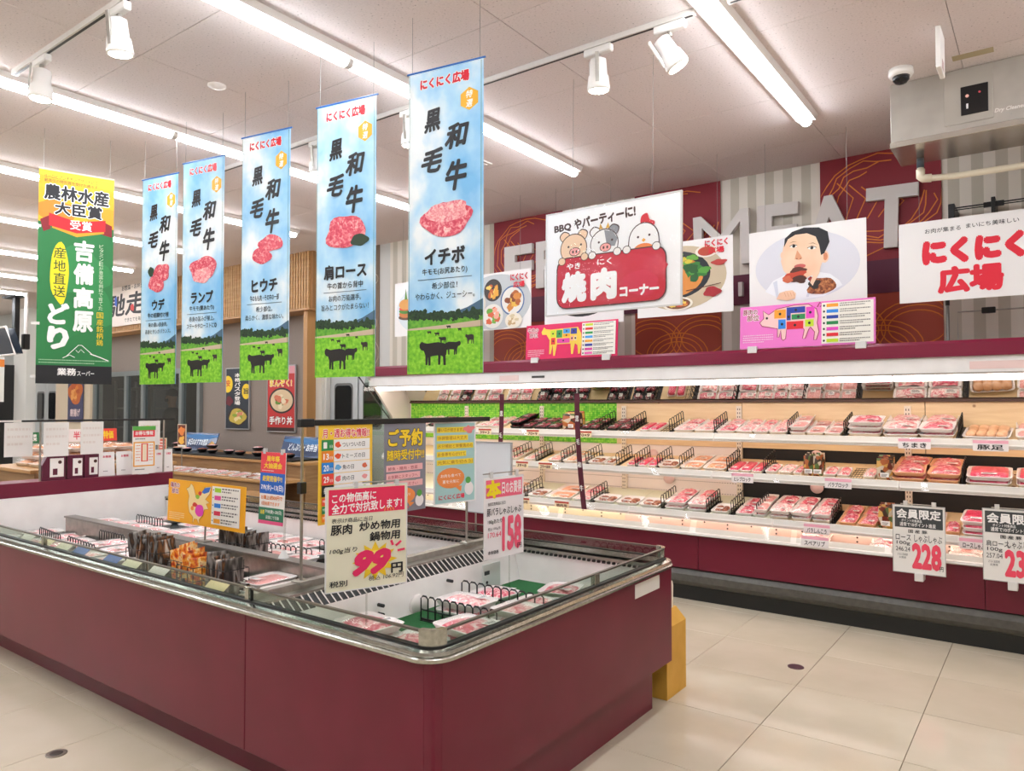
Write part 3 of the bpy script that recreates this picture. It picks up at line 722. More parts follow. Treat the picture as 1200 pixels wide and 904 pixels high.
def proto(kind, v):
    k = (kind, v)
    if k not in PK: PK[k] = [pack(kind, hash(kind) % 97 if False else ord(kind) * 3 + v), False]
    p = PK[k]
    if not p[1]: p[1] = True; return p[0], False
    return p[0], True
def place(kind, loc, rot, scale, label, group):
    v = R.randrange(2); o, used = proto(kind, v); look = o['look']
    lab = label.replace('@', look)
    if used: o = dup(o, loc, lab, group, rot, scale)
    else:
        o.location = loc; o.rotation_euler = rot; o.scale = scale; o['label'] = lab; o['group'] = group
    return o
# wire dividers
def divmesh(L, h, n, r=.0022):
    mb = MB(); st = L / n
    for z in (.004, h * .42): mb.tube([(-L / 2, 0, z), (L / 2, 0, z)], r, 5)
    for k in range(n):
        x = -L / 2 + k * st
        mb.tube([(x + .001, 0, 0), (x + .001, 0, h * .9), (x + st * .28, 0, h), (x + st * .72, 0, h), (x + st, 0, h * .9), (x + st, 0, 0)], r, 5)
    return mb.mesh('wire_fence', m_wire)
D_SH = divmesh(.3, .112, 6, .004); D_IS = divmesh(.5, .085, 10, .0036)
foot = MB().box(-.15, .15, -.02, .02, 0, .003).mesh('foot_plate', m_wire)
ghost = MB()
for k in range(5): ghost.tube([(-.05 + .025 * k, -.12, .006), (-.05 + .025 * k, .12, .006)], .002, 4)
for k in range(6): ghost.tube([(-.06, -.12 + .048 * k, .008), (.06, -.12 + .048 * k, .008)], .002, 4)
G_M = ghost.mesh('wire_grid', m_wire)
# standing pouches
def pouch(w, h, d):
    return MB().loops([[(x, y, z) for x, y in ((-w / 2, -q), (0, -q * 1.2), (w / 2, -q), (w / 2, q), (0, q * 1.2), (-w / 2, q))] for q, z in ((d * .3, 0), (d * .5, h * .12), (d * .5, h * .5), (d * .25, h * .8), (.001, h * .93), (.001, h))])
PM = pouch(.1, .15, .022).mesh('pouch_body', m_pouch, True)
SHN = {'C': 'top shelf', 'B': 'middle shelf', 'A': 'lowest shelf', 'D': 'bottom deck'}
ROWS = dict(
C='-5.72 -5.57 p1,-5.54 -5.39 p1,-5.37 -5.22 d1,-5.19 -5.01 p1,-4.99 -4.80 p1,-4.72 -4.56 p1,-4.55 -4.40 p1,-4.28 -4.15 d2,-4.15 -4.02 d1,-4.01 -3.86 d1,-3.86 -3.71 d1,-3.68 -3.50 b1,-3.49 -3.39 d1,-3.39 -3.29 d1,-3.28 -3.15 |,-3.22 -3.10 d1,-3.10 -2.98 d1,-2.97 -2.87 |,-2.87 -2.79 s1,-2.78 -2.70 s1,-2.70 -2.58 e,-2.61 -2.52 |,-2.57 -2.39 p1,-2.39 -2.22 p1,-2.22 -2.14 |,-2.20 -2.04 p1,-2.04 -1.90 p1,-1.90 -1.78 p1,-1.78 -1.64 p1,-1.64 -1.57 |,-1.62 -1.50 g2,-1.50 -1.37 g1,-1.37 -1.25 g1,-1.24 -1.21 |,-1.21 -0.98 p3,-0.98 -0.75 p2,-0.75 -0.53 p2,-0.52 -0.49 |,-0.49 -0.21 t1,-0.20 0.01 g1,0.01 0.20 p1',
B='-4.63 -4.47 p1,-4.45 -4.31 p1,-4.29 -4.16 g1,-4.20 -4.04 |,-4.08 -3.96 g1,-3.95 -3.79 |,-3.81 -3.67 g1,-3.66 -3.52 |,-3.64 -3.51 o1,-3.49 -3.40 g1,-3.40 -3.26 |,-3.37 -3.22 w1,-3.21 -3.12 w1,-3.09 -2.99 |,-2.98 -2.90 s1,-2.91 -2.79 |,-2.88 -2.80 s1,-2.79 -2.71 s1,-2.70 -2.61 |,-2.69 -2.52 w1,-2.50 -2.41 |,-2.49 -2.31 o1,-2.30 -2.11 o1,-2.10 -2.03 |,-2.08 -1.99 s1,-1.99 -1.90 s1,-1.89 -1.81 s1,-1.81 -1.74 |,-1.79 -1.70 p1,-1.69 -1.59 p1,-1.58 -1.52 p1,-1.51 -1.44 b1,-1.44 -1.38 b1,-1.37 -1.28 p1,-1.28 -1.19 p1,-1.19 -1.10 e,-1.10 -1.02 p1,-1.01 -0.91 b1,-0.91 -0.70 k2,-0.70 -0.50 k2,-0.50 -0.47 |,-0.47 -0.21 s2,-0.20 0.04 s2',
A='-4.56 -4.36 o1,-4.33 -4.14 o1,-4.12 -4.02 w1,-4.02 -3.82 |,-3.98 -3.80 w1,-3.78 -3.51 o1,-3.49 -3.30 p1,-3.30 -3.17 |,-3.27 -3.06 w1,-3.05 -2.84 w1,-2.83 -2.64 w1,-2.63 -2.53 |,-2.59 -2.41 p2,-2.40 -2.24 p2,-2.24 -2.15 |,-2.20 -2.06 w1,-2.06 -1.97 e,-2.04 -1.96 |,-2.0 -1.87 p1,-1.86 -1.76 g2,-1.84 -1.72 |,-1.74 -1.59 p2,-1.58 -1.44 p2,-1.43 -1.30 p2,-1.30 -1.24 |,-1.25 -1.13 k1,-1.12 -1.00 k1,-0.99 -0.90 b1,-0.87 -0.72 k1,-0.71 -0.60 p1,-0.59 -0.50 k1,-0.49 -0.31 s3,-0.31 -0.09 s2',
D='-1.51 -1.30 p1,-1.04 -0.89 p1,-0.87 -0.75 p1,-0.56 -0.37 g1,-0.33 -0.15 g1')
ORD = ['first', 'second', 'third', 'fourth', 'fifth', 'sixth', 'seventh', 'eighth', 'ninth', 'tenth', 'eleventh', 'twelfth', 'thirteenth', 'fourteenth', 'fifteenth', 'sixteenth', 'seventeenth', 'eighteenth', 'nineteenth', 'twentieth']
for nm, row in ROWS.items():
    yf, zt, deg = SH.get(nm, (5.46, .465, 14)); tilt = math.radians(deg); nd = 0; npk = 0; ng = 0
    for it in row.split(','):
        a, b, k = it.split(); a, b = float(a), float(b); w_ = b - a; cx = (a + b) / 2
        def on(t, up=0): return (cx, yf + .012 + t * math.cos(tilt) - up * math.sin(tilt), zt + .001 + t * math.sin(tilt) + up * math.cos(tilt))
        ref = ('right of %s divider, %s' % (ORD[nd - 1], SHN[nm])) if nd else 'left of all dividers, %s' % SHN[nm]
        if k == '|':
            nd += 1; cxx = a + .01
            t = thing('wire_divider', '%s black wire divider from the left on the %s of the wall case' % (ORD[nd - 1], SHN[nm]), 'divider', (cxx, on(.17)[1], on(.17)[2]), 0, 'wire dividers in the wall case', (tilt, 0, 0))
            link('wire_fence', D_SH, t, None, (0, 0, PI / 2)); link('foot_plate', foot, t, None, (0, 0, PI / 2)); npk = 0; continue
        if k == 'e':
            ng += 1; t = thing('wire_rack', '%s empty black wire rack from the left on the %s' % (ORD[ng - 1], SHN[nm]), 'rack', on(.13), 0, None, (tilt, 0, 0)); link('wire_grid', G_M, t, None, None, (w_ / .12, 1, 1)); continue
        npk += 1
        if k[0] == 'b':
            for q in range(3):
                t = thing('seasoning_pouch', 'upright printed seasoning pouch, %s %s, %s' % (ORD[npk - 1], ('front', 'middle', 'back')[q], ref), 'pouch', on(.04 + .045 * q), 0, 'seasoning pouches in the wall case', (.05, 0, 0))
                link('pouch_body', PM, t, None, None, (w_ / .1, 1, 1)); link('price_label', LABEL, t, (0, -.0145, .035), (PI / 2, 0, 0))
            continue
        n = int(k[1]); kk = k[0]; rows = 2 if w_ > .1 and kk in 'pgodk' and n < 3 else 1
        big = w_ > .2
        for r_ in range(rows):
            dd = .19 if not big else .2
            for s_ in range(n if r_ == 0 else max(1, n)):
                p = '%s %s pack ' % (ORD[npk - 1], ref.split(' wire')[0]) if 0 else ''
                wh = ('front', 'back')[r_] if rows == 2 else 'single'
                st = '' if n == 1 else (', stack bottom', ', second in stack', ', stack top')[s_]
                lab = '@, %s%s %s%s' % (ORD[npk - 1], ' ' + wh if rows == 2 else '', ref, st)
                jx = R.uniform(-.006, .006) * (s_ + 1) * .5
                x_, y_, z_ = on(dd / 2 + r_ * (dd * .98) + R.uniform(0, .006), s_ * .042)
                if rows == 1 and kk == 's': y_ += .02; 
                place(kk, (x_ + jx, y_, z_), (tilt, 0, R.uniform(-.06, .06)), (w_ / W0 * .97, dd / D0 if rows == 2 else min(1.25, .24 / D0 if kk in 'st' else 1), 1.15), lab, 'packs on the %s of the wall case' % SHN[nm])

# ------------------------------------------------------------------ island chiller
IX0, IX1, IY0, IY1 = -6.42, -1.56, 1.705, 3.47
isl = thing('island_chiller', 'long burgundy open island chiller with chrome and glass rim', 'display case', (0, 0, 0))
for a, b in ((IX0, -2.42), (-2.417, -1.64)): box('kick_panel', m_bur, isl, a, b, 1.82, 1.84, 0, .2)
box('side_kick_panel', m_bur, isl, -1.645, -1.62, 1.82, 3.37, 0, .24); box('base', m_black, isl, IX0 + .1, -1.65, 1.84, 3.36, 0, .2)
for a, b in ((IX0, -2.552), (-2.55, -1.60)): box('front_panel', m_bur, isl, a + .001, b - .001, IY0, IY0 + .02, .16, .70, .002)
MB().prism([(IX1 - .04, IY0), (IX1 - .012, IY0 + .004), (IX1 - .004, IY0 + .012), (IX1, IY0 + .04), (IX1 - .02, IY0 + .04), (IX1 - .03, IY0 + .02)], 2, .16, .7).build('corner_panel', m_bur, isl)
MB().prism([(IY0 + .041, .16), (IY0 + .1, .22), (IY1, .22), (IY1, .70), (IY0 + .041, .70)], 0, IX1 - .02, IX1).build('side_panel', m_bur, isl)
box('back_panel', m_bur, isl, IX0, IX1 - .022, IY1 - .02, IY1, .22, .70)
box('underside', m_black, isl, IX0, IX1 - .03, IY0 + .03, IY1 - .03, .2, .24)
box('tub_floor', M('2a3030', .6), isl, -6.3, -2.62, 1.76, 3.4, .44, .505); box('tub_floor', m_white, isl, -2.5, -1.6, 1.76, 3.4, .44, .505)
box('turf_mat', m_green, isl, -2.43, -1.63, 1.80, 3.36, .505, .525); box('turf_mat', M('0c3a24', .9), isl, -4.2, -2.8, 1.80, 2.44, .505, .525)
def wallp(nm, pts, ax, a, b, m=m_whiteg): return MB().prism(pts, ax, a, b).build(nm, m, isl)
wallp('inner_wall', [(1.725, .44), (1.78, .44), (1.76, .69), (1.725, .69)], 0, IX0 + .04, IX1 - .03)
wallp('inner_wall', [(3.40, .44), (3.45, .44), (3.45, .69), (3.42, .69)], 0, IX0 + .04, IX1 - .03)
wallp('inner_wall', [(-1.62, .44), (-1.585, .44), (-1.585, .69), (-1.60, .69)], 1, 1.73, 3.45)
wallp('tub_partition', [(-2.6, .44), (-2.43, .44), (-2.50, .655), (-2.6, .655)], 1, 1.74, 3.44)
g = MB().prism([(-2.50, .655), (-2.56, .70), (-2.6, .70), (-2.6, .655)], 1, 1.74, 3.44).build('air_grille', m_black, isl)
bars = MB()
y = 1.76
while y < 3.42: bars.prism([(-2.496, .656), (-2.558, .705), (-2.562, .702), (-2.50, .653)], 1, y, y + .004); y += .035
bars.build('grille_bars', m_white, g)['kind'] = 'stuff'
MB().prism([(-2.56, .70), (-2.56, .712), (-2.70, .712), (-2.70, .655), (-2.69, .655), (-2.69, .70)], 1, 1.74, 3.44).build('partition_cap', m_steel, isl)
MB().prism([(-2.612, .712), (-2.612, .74), (-2.655, .74), (-2.655, .712)], 1, 1.74, 3.44).build('partition_rail', m_steel, isl)
wallp('tub_partition', [(-2.69, .44), (-2.62, .44), (-2.62, .70), (-2.69, .70)], 1, 1.74, 3.44)
# grey duct between front and rear tubs
MB().box(-6.0, -2.7, 2.465, 2.525, .47, .66, .004).build('centre_duct', m_steel, isl)
MB().box(-6.0, -2.7, 2.455, 2.535, .66, .672).build('duct_cap', M('8d8b85', .35, .6), isl)
# perforated lips of the rear wall
ps = MB(); x = -6.3
while x < -1.65: ps.box(x, x + .014, 3.40, 3.414, .672, .684); x += .03
ps.build('lip_slots', m_black, isl)['kind'] = 'stuff'
box('rear_lip', m_black, isl, -6.35, -1.62, 3.42, 3.46, .69, .70)
tp = box('thermostat_panel', M('dfe6e2', .4), isl, -2.445, -2.438, 3.05, 3.2, .49, .655, .001)
for z in (.53, .56): MB().lathe([(.008, -2.437), (.008, -2.434)], 10, (0, 3.08, z), 0).build('hole', m_black, tp)
box('display', M('30343a', .3), tp, -2.44, -2.434, 3.06, 3.1, .6, .62)
MB().lathe([(.05, -2.46), (.05, -2.436)], 24, (0, 2.57, .55), 0).build('round_cover', m_white, isl, True)
for y, z in ((2.33, .56), (2.33, .53), (2.33, .60), (2.8, .62), (2.1, .55)): MB().lathe([(.008, -2.47), (.008, -2.435)], 10, (0, y, z), 0).build('hole', m_black, isl)
# left end riser
MB().prism([(-6.36, .44), (-6.30, .44), (-6.34, .80), (-6.40, .80)], 1, 1.73, 3.45).build('end_wall', m_whiteg, isl)
box('burgundy_riser', m_burd, isl, -6.62, -6.36, 2.05, 3.5, .80, .91, .004)
box('end_post', M('b9aca0', .5), isl, -6.62, -6.37, 1.72, 2.03, .0, 1.02, .004)
# rim: bumper, glass, top rail swept round the perimeter
def sweep(nm, prof, m, r0=.07, x0=IX0, x1=IX1, y0=IY0, y1=IY1, parent=isl, seg=6):
    rings = []
    for cx, cy, a in ((x1 - r0, y0 + r0, -90), (x1 - r0, y1 - r0, 0), (x0 + r0, y1 - r0, 90), (x0 + r0, y0 + r0, 180)):
        for k in range(seg + 1):
            t = math.radians(a + 90 * k / seg); rings.append([(cx + (r0 + o) * math.cos(t), cy + (r0 + o) * math.sin(t), z) for o, z in prof])
    n = len(prof); vs = [p for r_ in rings for p in r_]; L = len(rings)
    return MB().add(vs, [(i * n + k, i * n + (k + 1) % n, ((i + 1) % L) * n + (k + 1) % n, ((i + 1) % L) * n + k) for i in range(L) for k in range(n)]).build(nm, m, parent)
sweep('bumper_rail', [(-.02, .692), (.018, .692), (.03, .698), (.03, .708), (.022, .714), (.026, .718), (.022, .728), (.0, .733), (-.02, .733)], m_chrome)
sweep('dark_gasket', [(-.025, .733), (-.002, .733), (-.002, .739), (-.025, .739)], m_black)
sweep('rim_glass', [(-.020, .738), (-.014, .738), (-.014, .782), (-.020, .782)], m_glass)
sweep('top_rail', [(-.024, .781), (-.010, .781), (-.010, .788), (-.024, .788)], M('6f6d66', .3, .8))
sweep('inner_ledge', [(-.06, .685), (-.02, .685), (-.02, .70), (-.06, .70)], m_steel)
for cx, cy in ((IX1 - .07, IY0 + .07), (IX1 - .07, IY1 - .07)):
    a0 = -90 if cy < 2 else 0; pr = []
    for k in range(7): t = math.radians(a0 + 15 * k); pr.append((cx + .064 * math.cos(t), cy + .064 * math.sin(t)))
    for k in range(6, -1, -1): t = math.radians(a0 + 15 * k); pr.append((cx + .044 * math.cos(t), cy + .044 * math.sin(t)))
    MB().prism(pr, 2, .735, .792).build('corner_post', m_chrome, isl, False)
for x in (-2.56, -4.45): box('glass_clip', m_chrome, isl, x - .012, x + .012, IY0 + .008, IY0 + .03, .735, .79, .002)
box('glass_clip', m_chrome, isl, IX1 - .03, IX1 - .008, 2.72, 2.76, .735, .785, .002); box('glass_clip', m_black, isl, -2.535, -2.53, IY0 + .008, IY0 + .02, .735, .787)
box('type_label', M('e9e6e0', .5), isl, IX1, IX1 + .001, 3.07, 3.33, .61, .675)
t = thing('yellow_box', 'tall yellow cardboard box standing behind the island chiller corner', 'box', (-1.715, 3.61, 0))
MB().prism([(-.115, 0), (.115, 0), (.115, .36), (.06, .42), (-.115, .42)], 1, -.11, .13).build('carton', noisem('yellow_card', [(.3, 'd9a238'), (.7, 'e4b04a')], 8, 2, .6), t)
t = thing('product_packet', 'white and yellow packet on the yellow box behind the chiller', 'packet', (-1.705, 3.68, .421))
MB().loops([[(x, y, z) for x, y in ((-.05 * a, -.02), (.05 * a, -.02), (.05 * a, .02), (-.05 * a, .02))] for z, a in ((0, 1), (.12, 1.05), (.14, .95))]).build('packet_body', M('ece4d2', .4), t)
a = Art(t, .1, .14, 10, 14, -.0205); a.rect(1.5, 4, 7, 6, 'e2b32c').ell(5, 7, 2.4, 2, 'c43a22').rect(1, 11.5, 8, 1, '8a5a9a').done()

# packs in the chiller tubs
def ipack(kind, x, y, rz, sx, sy, lab, n=1, z=.527, tilt=0):
    for s_ in range(n):
        place(kind, (x + R.uniform(-.004, .004), y, z + s_ * .045), (tilt, 0, rz), (sx, sy, 1.25), lab + ('' if n == 1 else (', bottom of stack', ', middle of stack', ', top of stack')[s_ if n == 3 or s_ == 0 else 2]), 'packs in the island chiller')
E_ = 'end tub'
for kd, x, y, rz, sx, sy, lab, n in [
    ('r', -2.3, 2.12, 1.45, 1.2, 1.35, '@ at the near left of the end tub', 2), ('r', -2.08, 2.17, 1.6, 1.2, 1.2, '@ second at the near end of the end tub', 1), ('r', -1.82, 1.95, 1.57, 1.1, 1.3, '@ at the near corner of the end tub', 1),
    ('r', -1.93, 2.34, 1.45, 1.3, 1.45, '@ beside the green mat in the end tub', 2),
    ('q', -2.20, 2.63, 1.57, 1.15, 1.35, '@ between the two wire fences, left', 2), ('q', -1.90, 2.66, 1.57, 1.15, 1.35, '@ between the two wire fences, right', 2),
    ('r', -2.28, 2.96, 1.5, 1.2, 1.1, '@ behind the second wire fence, left', 1), ('r', -2.0, 2.93, 1.6, 1.2, 1.3, '@ behind the second wire fence, middle', 1), ('r', -1.75, 2.93, 1.6, 1.2, 1.2, '@ behind the second wire fence, right', 2),
    ('r', -2.06, 3.22, .25, 1.2, 1.25, '@ by the far mat in the end tub', 1), ('r', -1.86, 3.2, .25, 1.0, 1.3, '@ right of the far mat in the end tub', 1), ('r', -1.70, 3.2, .2, .9, 1.3, '@ in the far right corner of the end tub', 2)]:
    ipack(kd, x, y, rz, sx, sy, lab, n, tilt=0)
front = [(-5.75, 2.35, 'q', 1), (-5.72, 2.1, 'q', 1), (-5.5, 2.3, 'q', 1), (-5.45, 2.02, 'g', 1), (-5.25, 2.33, 'q', 1), (-5.2, 2.05, 'q', 2), (-4.98, 2.32, 'q', 2), (-4.95, 2.02, 'q', 1), (-4.72, 2.3, 'q', 2), (-4.7, 2.02, 'q', 2), (-4.48, 2.28, 'q', 2), (-4.46, 2.0, 'r', 2), (-3.75, 1.98, 'q', 1), (-3.3, 2.33, 'g', 2), (-3.05, 2.3, 'r', 2), (-3.32, 1.98, 'q', 1), (-3.05, 1.97, 'q', 1), (-2.82, 2.2, 'q', 1), (-6.1, 2.35, 'q', 1), (-6.1, 2.05, 'g', 1), (-2.85, 1.95, 'q', 1), (-3.78, 2.33, 'g', 1)]
for i, (x, y, k, n) in enumerate(sorted(front)):
    ipack(k, x, y, R.uniform(-.15, .15), 1.25, 1.35, '@, front tub, %s from its left end' % ORD[i] if i < 20 else '@, front tub, %s from its right end' % ORD[21 - i], n)
for i in range(11):
    x = -6.0 + .24 * i
    for j, y in enumerate((2.72, 3.0, 3.25)):
        if (i + j) % 4 == 3 and j: continue
        ipack('q' if (i + j) % 3 else 'g', x, y, R.uniform(-.12, .12), 1.25, 1.3, '@, rear tub %s row, %s from left' % (('near', 'middle', 'far')[j], ORD[i]), 2 if (i * 3 + j) % 3 == 0 else 1)
for i in range(2):
    for j, y in enumerate((2.75, 3.05)): ipack('r', -3.18 + .25 * i, y, .1, 1.25, 1.3, '@, right end of the rear tub, %s %s' % (('near', 'far')[j], ('left', 'right')[i]))
def fence_at(x, y, rz, lab, me=D_IS, sc=1, z=.527, sz=1.25):
    t = thing('wire_divider', lab, 'divider', (x, y, z), rz, 'wire dividers in the island chiller'); link('wire_fence', me, t, None, None, (sc, 1, sz)); link('foot_plate', foot, t, (0, 0, -.001), None, (1.6 * sc, .8, 1))
fence_at(-2.12, 2.47, .02, 'nearest black wire fence in the end tub beside the green mat', sc=.86)
fence_at(-2.13, 2.80, .0, 'second black wire fence in the end tub behind the stacked trays', sc=.98)
fence_at(-1.72, 2.56, .02, 'short black wire fence at the right side of the end tub', sc=.3); fence_at(-1.72, 2.80, .02, 'short wire fence right of the second one in the end tub', sc=.2)
fence_at(-5.62, 2.21, -.1, 'black wire fence at the far left of the front tub', sc=.9); fence_at(-5.05, 2.17, -.1, 'black looped wire fence left of centre in the front tub'); fence_at(-5.2, 2.43, 0, 'upright black wire fence along the grey duct, left', sc=.7); fence_at(-4.6, 2.40, 0, 'upright black wire fence along the grey duct, middle', sc=.8)
fence_at(-3.85, 2.85, .1, 'black wire fence in the rear tub behind the blue sign', sc=.9); fence_at(-3.62, 3.12, .05, 'far black wire fence in the rear tub', sc=.9); fence_at(-5.7, 2.95, 0, 'black wire fence at the left of the rear tub', sc=.8)
for k, (x, y) in enumerate(((-3.97, 1.99), (-3.86, 2.22), (-3.56, 2.02), (-3.44, 2.12), (-3.2, 2.15), (-3.68, 2.2))):
    t = thing('black_post', 'thin black divider post, %s from the left on the dark green mat' % ORD[sorted([-3.97, -3.86, -3.56, -3.44, -3.2, -3.68]).index(x)], 'post', (x, y, .525)); box('bar', m_black, t, -.006, .006, -.006, .006, 0, .1)
# wire baskets of pouches
def basket(x, y, z, w, d, h, lab, pm, plab, n, tall, grp):
    t = thing('wire_basket', lab, 'basket', (x, y, z)); r = .0022
    for q in (.0, .5, 1): MB().tube([(-w / 2, -d / 2, h * q + .003), (w / 2, -d / 2, h * q + .003), (w / 2, d / 2, h * q + .003), (-w / 2, d / 2, h * q + .003)], r, 5, True).build('ring_wire', m_wire, t)
    nx = max(3, int(w / .06))
    for s_ in (-1, 1):
        for k in range(nx + 1): MB().tube([(-w / 2 + w * k / nx, s_ * d / 2, 0), (-w / 2 + w * k / nx, s_ * d / 2, h)], r, 4).build('upright_wire', m_wire, t)
    box('base', m_wire, t, -w / 2, w / 2, -d / 2, d / 2, 0, .003)
    for k in range(n):
        o = thing('seasoning_pouch', plab + ', %s from the left' % ORD[k], 'pouch', (x - w / 2 + w * (k + .6) / (n + .2), y + R.uniform(-.01, .01), z + .004), 0, grp, (R.uniform(-.12, .12), R.uniform(-.08, .08), PI / 2 + R.uniform(-.35, .35) if not tall else R.uniform(-.15, .15)))
        link('pouch_body', pm, o, None, None, (R.uniform(.85, 1.05), R.uniform(.8, 1.0), R.uniform(1.1, 1.45)))
PD = pouch(.11, .15, .02).mesh('pouch_body', m_pouchd, True); PO = pouch(.12, .15, .025).mesh('pouch_body', m_poucho, True)
basket(-4.25, 2.23, .54, .34, .16, .12, 'black wire basket of dark pouches in front of the orange sign', PD, 'dark foil pouch in the left wire basket', 9, False, 'dark pouches in the left basket')
basket(-3.83, 2.2, .54, .2, .16, .12, 'wire basket of orange pouches, middle of the front tub', PO, 'orange printed pouch in the middle wire basket', 4, False, 'orange pouches in the middle basket')
basket(-3.62, 2.13, .527, .16, .14, .14, 'nearest wire basket with orange and grey pouches', PO, 'orange seasoning pouch in the nearest wire basket', 2, False, 'orange pouches in the nearest basket')
basket(-3.44, 2.18, .527, .2, .14, .14, 'wire basket of leaning grey pouches right of the orange ones', PD, 'grey foil pouch leaning in the nearest right basket', 6, False, 'grey pouches in the nearest right basket')
basket(-3.95, 2.62, .56, .34, .16, .12, 'rear wire basket of grey pouches beyond the grey duct', PD, 'grey pouch in the basket beyond the duct', 8, False, 'grey pouches in the rear basket')
# price cards clipped along the inside of the front glass
for i, (x, c) in enumerate(((-4.75, 'efe6d8'), (-4.5, 'f3dcae'), (-4.28, 'f0e4c8'), (-4.08, '2a62b8'), (-3.74, '2a62b8'), (-3.55, 'f2e4c0'), (-3.3, 'e7ddd0'), (-2.83, 'f5d9a0'))):
    t = thing('price_card', ('%s price card lying against the front glass, %s from the left' % ({'2': 'blue', 'e': 'white', 'f': 'cream'}[c[0]], ORD[i])), 'price card', (x, IY0 + .045, .742), 0, 'price cards along the front glass', (-.9, 0, 0))
    box('card', M(c, .5), t, -.07, .07, -.001, .001, -.03, .03)
    if c[0] != '2': Art(t, .14, .06, 14, 6, -.0015).rect(1, 1, 5, 3, 'e8a23a').marks(6.5, 1, 6, 3, 1.4, '3a3434', .6, i).a.build('print', None, t, loc=(0, 0, -.03)) if 0 else None

# ------------------------------------------------------------------ printed signs
def skym():
    s = NT('printed_sky', .7); v = s.coord(6, (1, 1, .8)); n = s.n('ShaderNodeTexNoise'); n.inputs['Scale'].default_value = 3.2; n.inputs['Detail'].default_value = 4
    s.l(v, n.inputs['Vector']); s.base(s.ramp(n.outputs['Fac'], [(.35, '7dbdea'), (.5, 'b4dcf4'), (.62, 'eef5f7')])); return s.m
m_sky = skym()
m_grass = noisem('printed_grass', [(.3, '5fae1c'), (.55, '86cc2c'), (.75, 'a4dc48')], 60, 4, .7)
m_grass2 = noisem('printed_far_grass', [(.3, '4f9a2a'), (.7, '79bb3c')], 50, 3, .7)
m_trees = noisem('printed_trees', [(.3, '122818'), (.7, '2f4f2a')], 80, 3, .7)
m_pmeat2 = noisem('printed_beef_top', [(.3, 'dc6474'), (.5, 'ee9a9e'), (.65, 'f8ccc6')], 60, 5, .6, rnd=9, dist=1)
m_pmeat = noisem('printed_beef', [(.3, 'c42a44'), (.5, 'dd5568'), (.65, 'f2a8a8'), (.75, 'fbe0d8')], 45, 5, .6, rnd=9, dist=1)
RD, BK, WH, YL = 'd5122e', '15151a', 'fbf8f4', 'f7d32a'
def logo(a, x, y, w, h, c=RD, out=('fbf8f4', .05)): return a.text('にくにく広場', x, y, w, h, c, .07, 0, out)
def cow(a, x, y, w, h, c='17120f', f=1):
    P = [(0, .12), (.08, .02), (.2, .08), (.3, .1), (.7, .06), (.95, .12), (1, .3), (.98, .62), (.99, 1), (.9, 1), (.88, .66), (.8, .6), (.78, .98), (.7, .98), (.7, .6), (.5, .62), (.42, .64), (.42, 1), (.34, 1), (.33, .64), (.3, .98), (.23, .98), (.22, .58), (.16, .4), (.06, .36), (.0, .26)]
    if f < 0: P = [(1 - p, q) for p, q in P][::-1]
    return a.poly([(x + p * w, y + q * h) for p, q in P], c)
def banner(name_, sub, l1, l2, cx, cy, w, n, meats, place_):
    bend = lambda X, Z: .006 * math.sin(X * 14 + n) * (.4 + .6 * (1 - Z / 1.54)) + .004 * math.sin(Z * 5 + n)
    a = sign('hanging_banner', 'tall blue beef banner reading %s, %s' % (name_, place_), 'banner', w, 1.54, (cx, cy, 1.66), 100, 400, m_sky, math.radians(9.74), group='blue wagyu banners', th=.002, bend=None)
    a.eps = .00008
    logo(a, 16, 9, 66, 15)
    a.ell(82, 48, 13, 15, 'efb22c', 6, PI / 6).text('特', 77.5, 37, 9, 10, WH, .03, .2).text('選', 77.5, 49, 9, 10, WH, .03, .2)
    for ch, x, y, ww, hh, rt_ in (('黒', 20, 52, 25, 30, -.12), ('和', 49, 76, 34, 33, -.08), ('毛', 18, 103, 29, 33, .05), ('牛', 50, 124, 30, 40, -.06)):
        a.text(ch, x, y, ww, hh, BK, .05, .3, None, rt_)
    for (mx, my, rx, ry, sd, col) in meats: a.blob(mx, my, rx, ry, m_pmeat if col is None else col, sd, .1, 26)
    big = 16 if len(name_) == 2 else 24
    a.text(name_, 50 - len(name_) * 9, 236, len(name_) * 18, 22, BK, .05)
    a.text(sub, 20, 262, 60, 10, BK, .02); a.rect(14, 276, 72, .8, '49586a')
    a.text(l1, 50 - len(l1) * 3.4, 281, len(l1) * 6.8, 9, '22303c', .012); a.text(l2, 50 - len(l2) * 3.3, 294, len(l2) * 6.6, 9, '22303c', .012)
    a.poly([(0, 332), (0, 322), (30, 326), (60, 322), (80, 316), (100, 306), (100, 335)], '4a6a86')
    r = random.Random(5)
    a.rect(0, 324, 100, 78 - 2, m_grass2)
    for k in range(22): a.blob(k * 4.6, 326 - (6 if k < 6 else 2 if k < 12 else 4 * (k % 2)) * .6, 4.2, 5 + r.uniform(-1, 3), m_trees, k, .2, 10)
    a.poly([(0, 340), (50, 337), (100, 333), (100, 341), (0, 344)], 'c9b49a'); a.rect(0, 342, 100, 58, m_grass)
    cow(a, 17, 357, 36, 32); cow(a, 51, 358, 21, 18, f=-1); cow(a, 78, 350, 11, 13, '2a201a'); cow(a, 43, 352, 10, 8); cow(a, 37, 346, 7, 5); cow(a, 27, 344, 6, 4); cow(a, 53, 338, 6, 4); cow(a, 68, 342, 5, 4); cow(a, 60, 330, 4, 4)
    a.stroke([(2, 2), (98, 2), (98, 396), (2, 396)], .6, '3a6a4a', True)
    t = a.done('printed_picture', 'lettering')
    MB().tube([(-w / 2 - .01, 0, 1.545), (w / 2 + .01, 0, 1.545)], .005, 8).build('top_rod', M('2f6fc0', .4), t)
    wires(t, (-w / 2 + .02, w / 2 - .02), 1.545, 3.5 - 1.66)
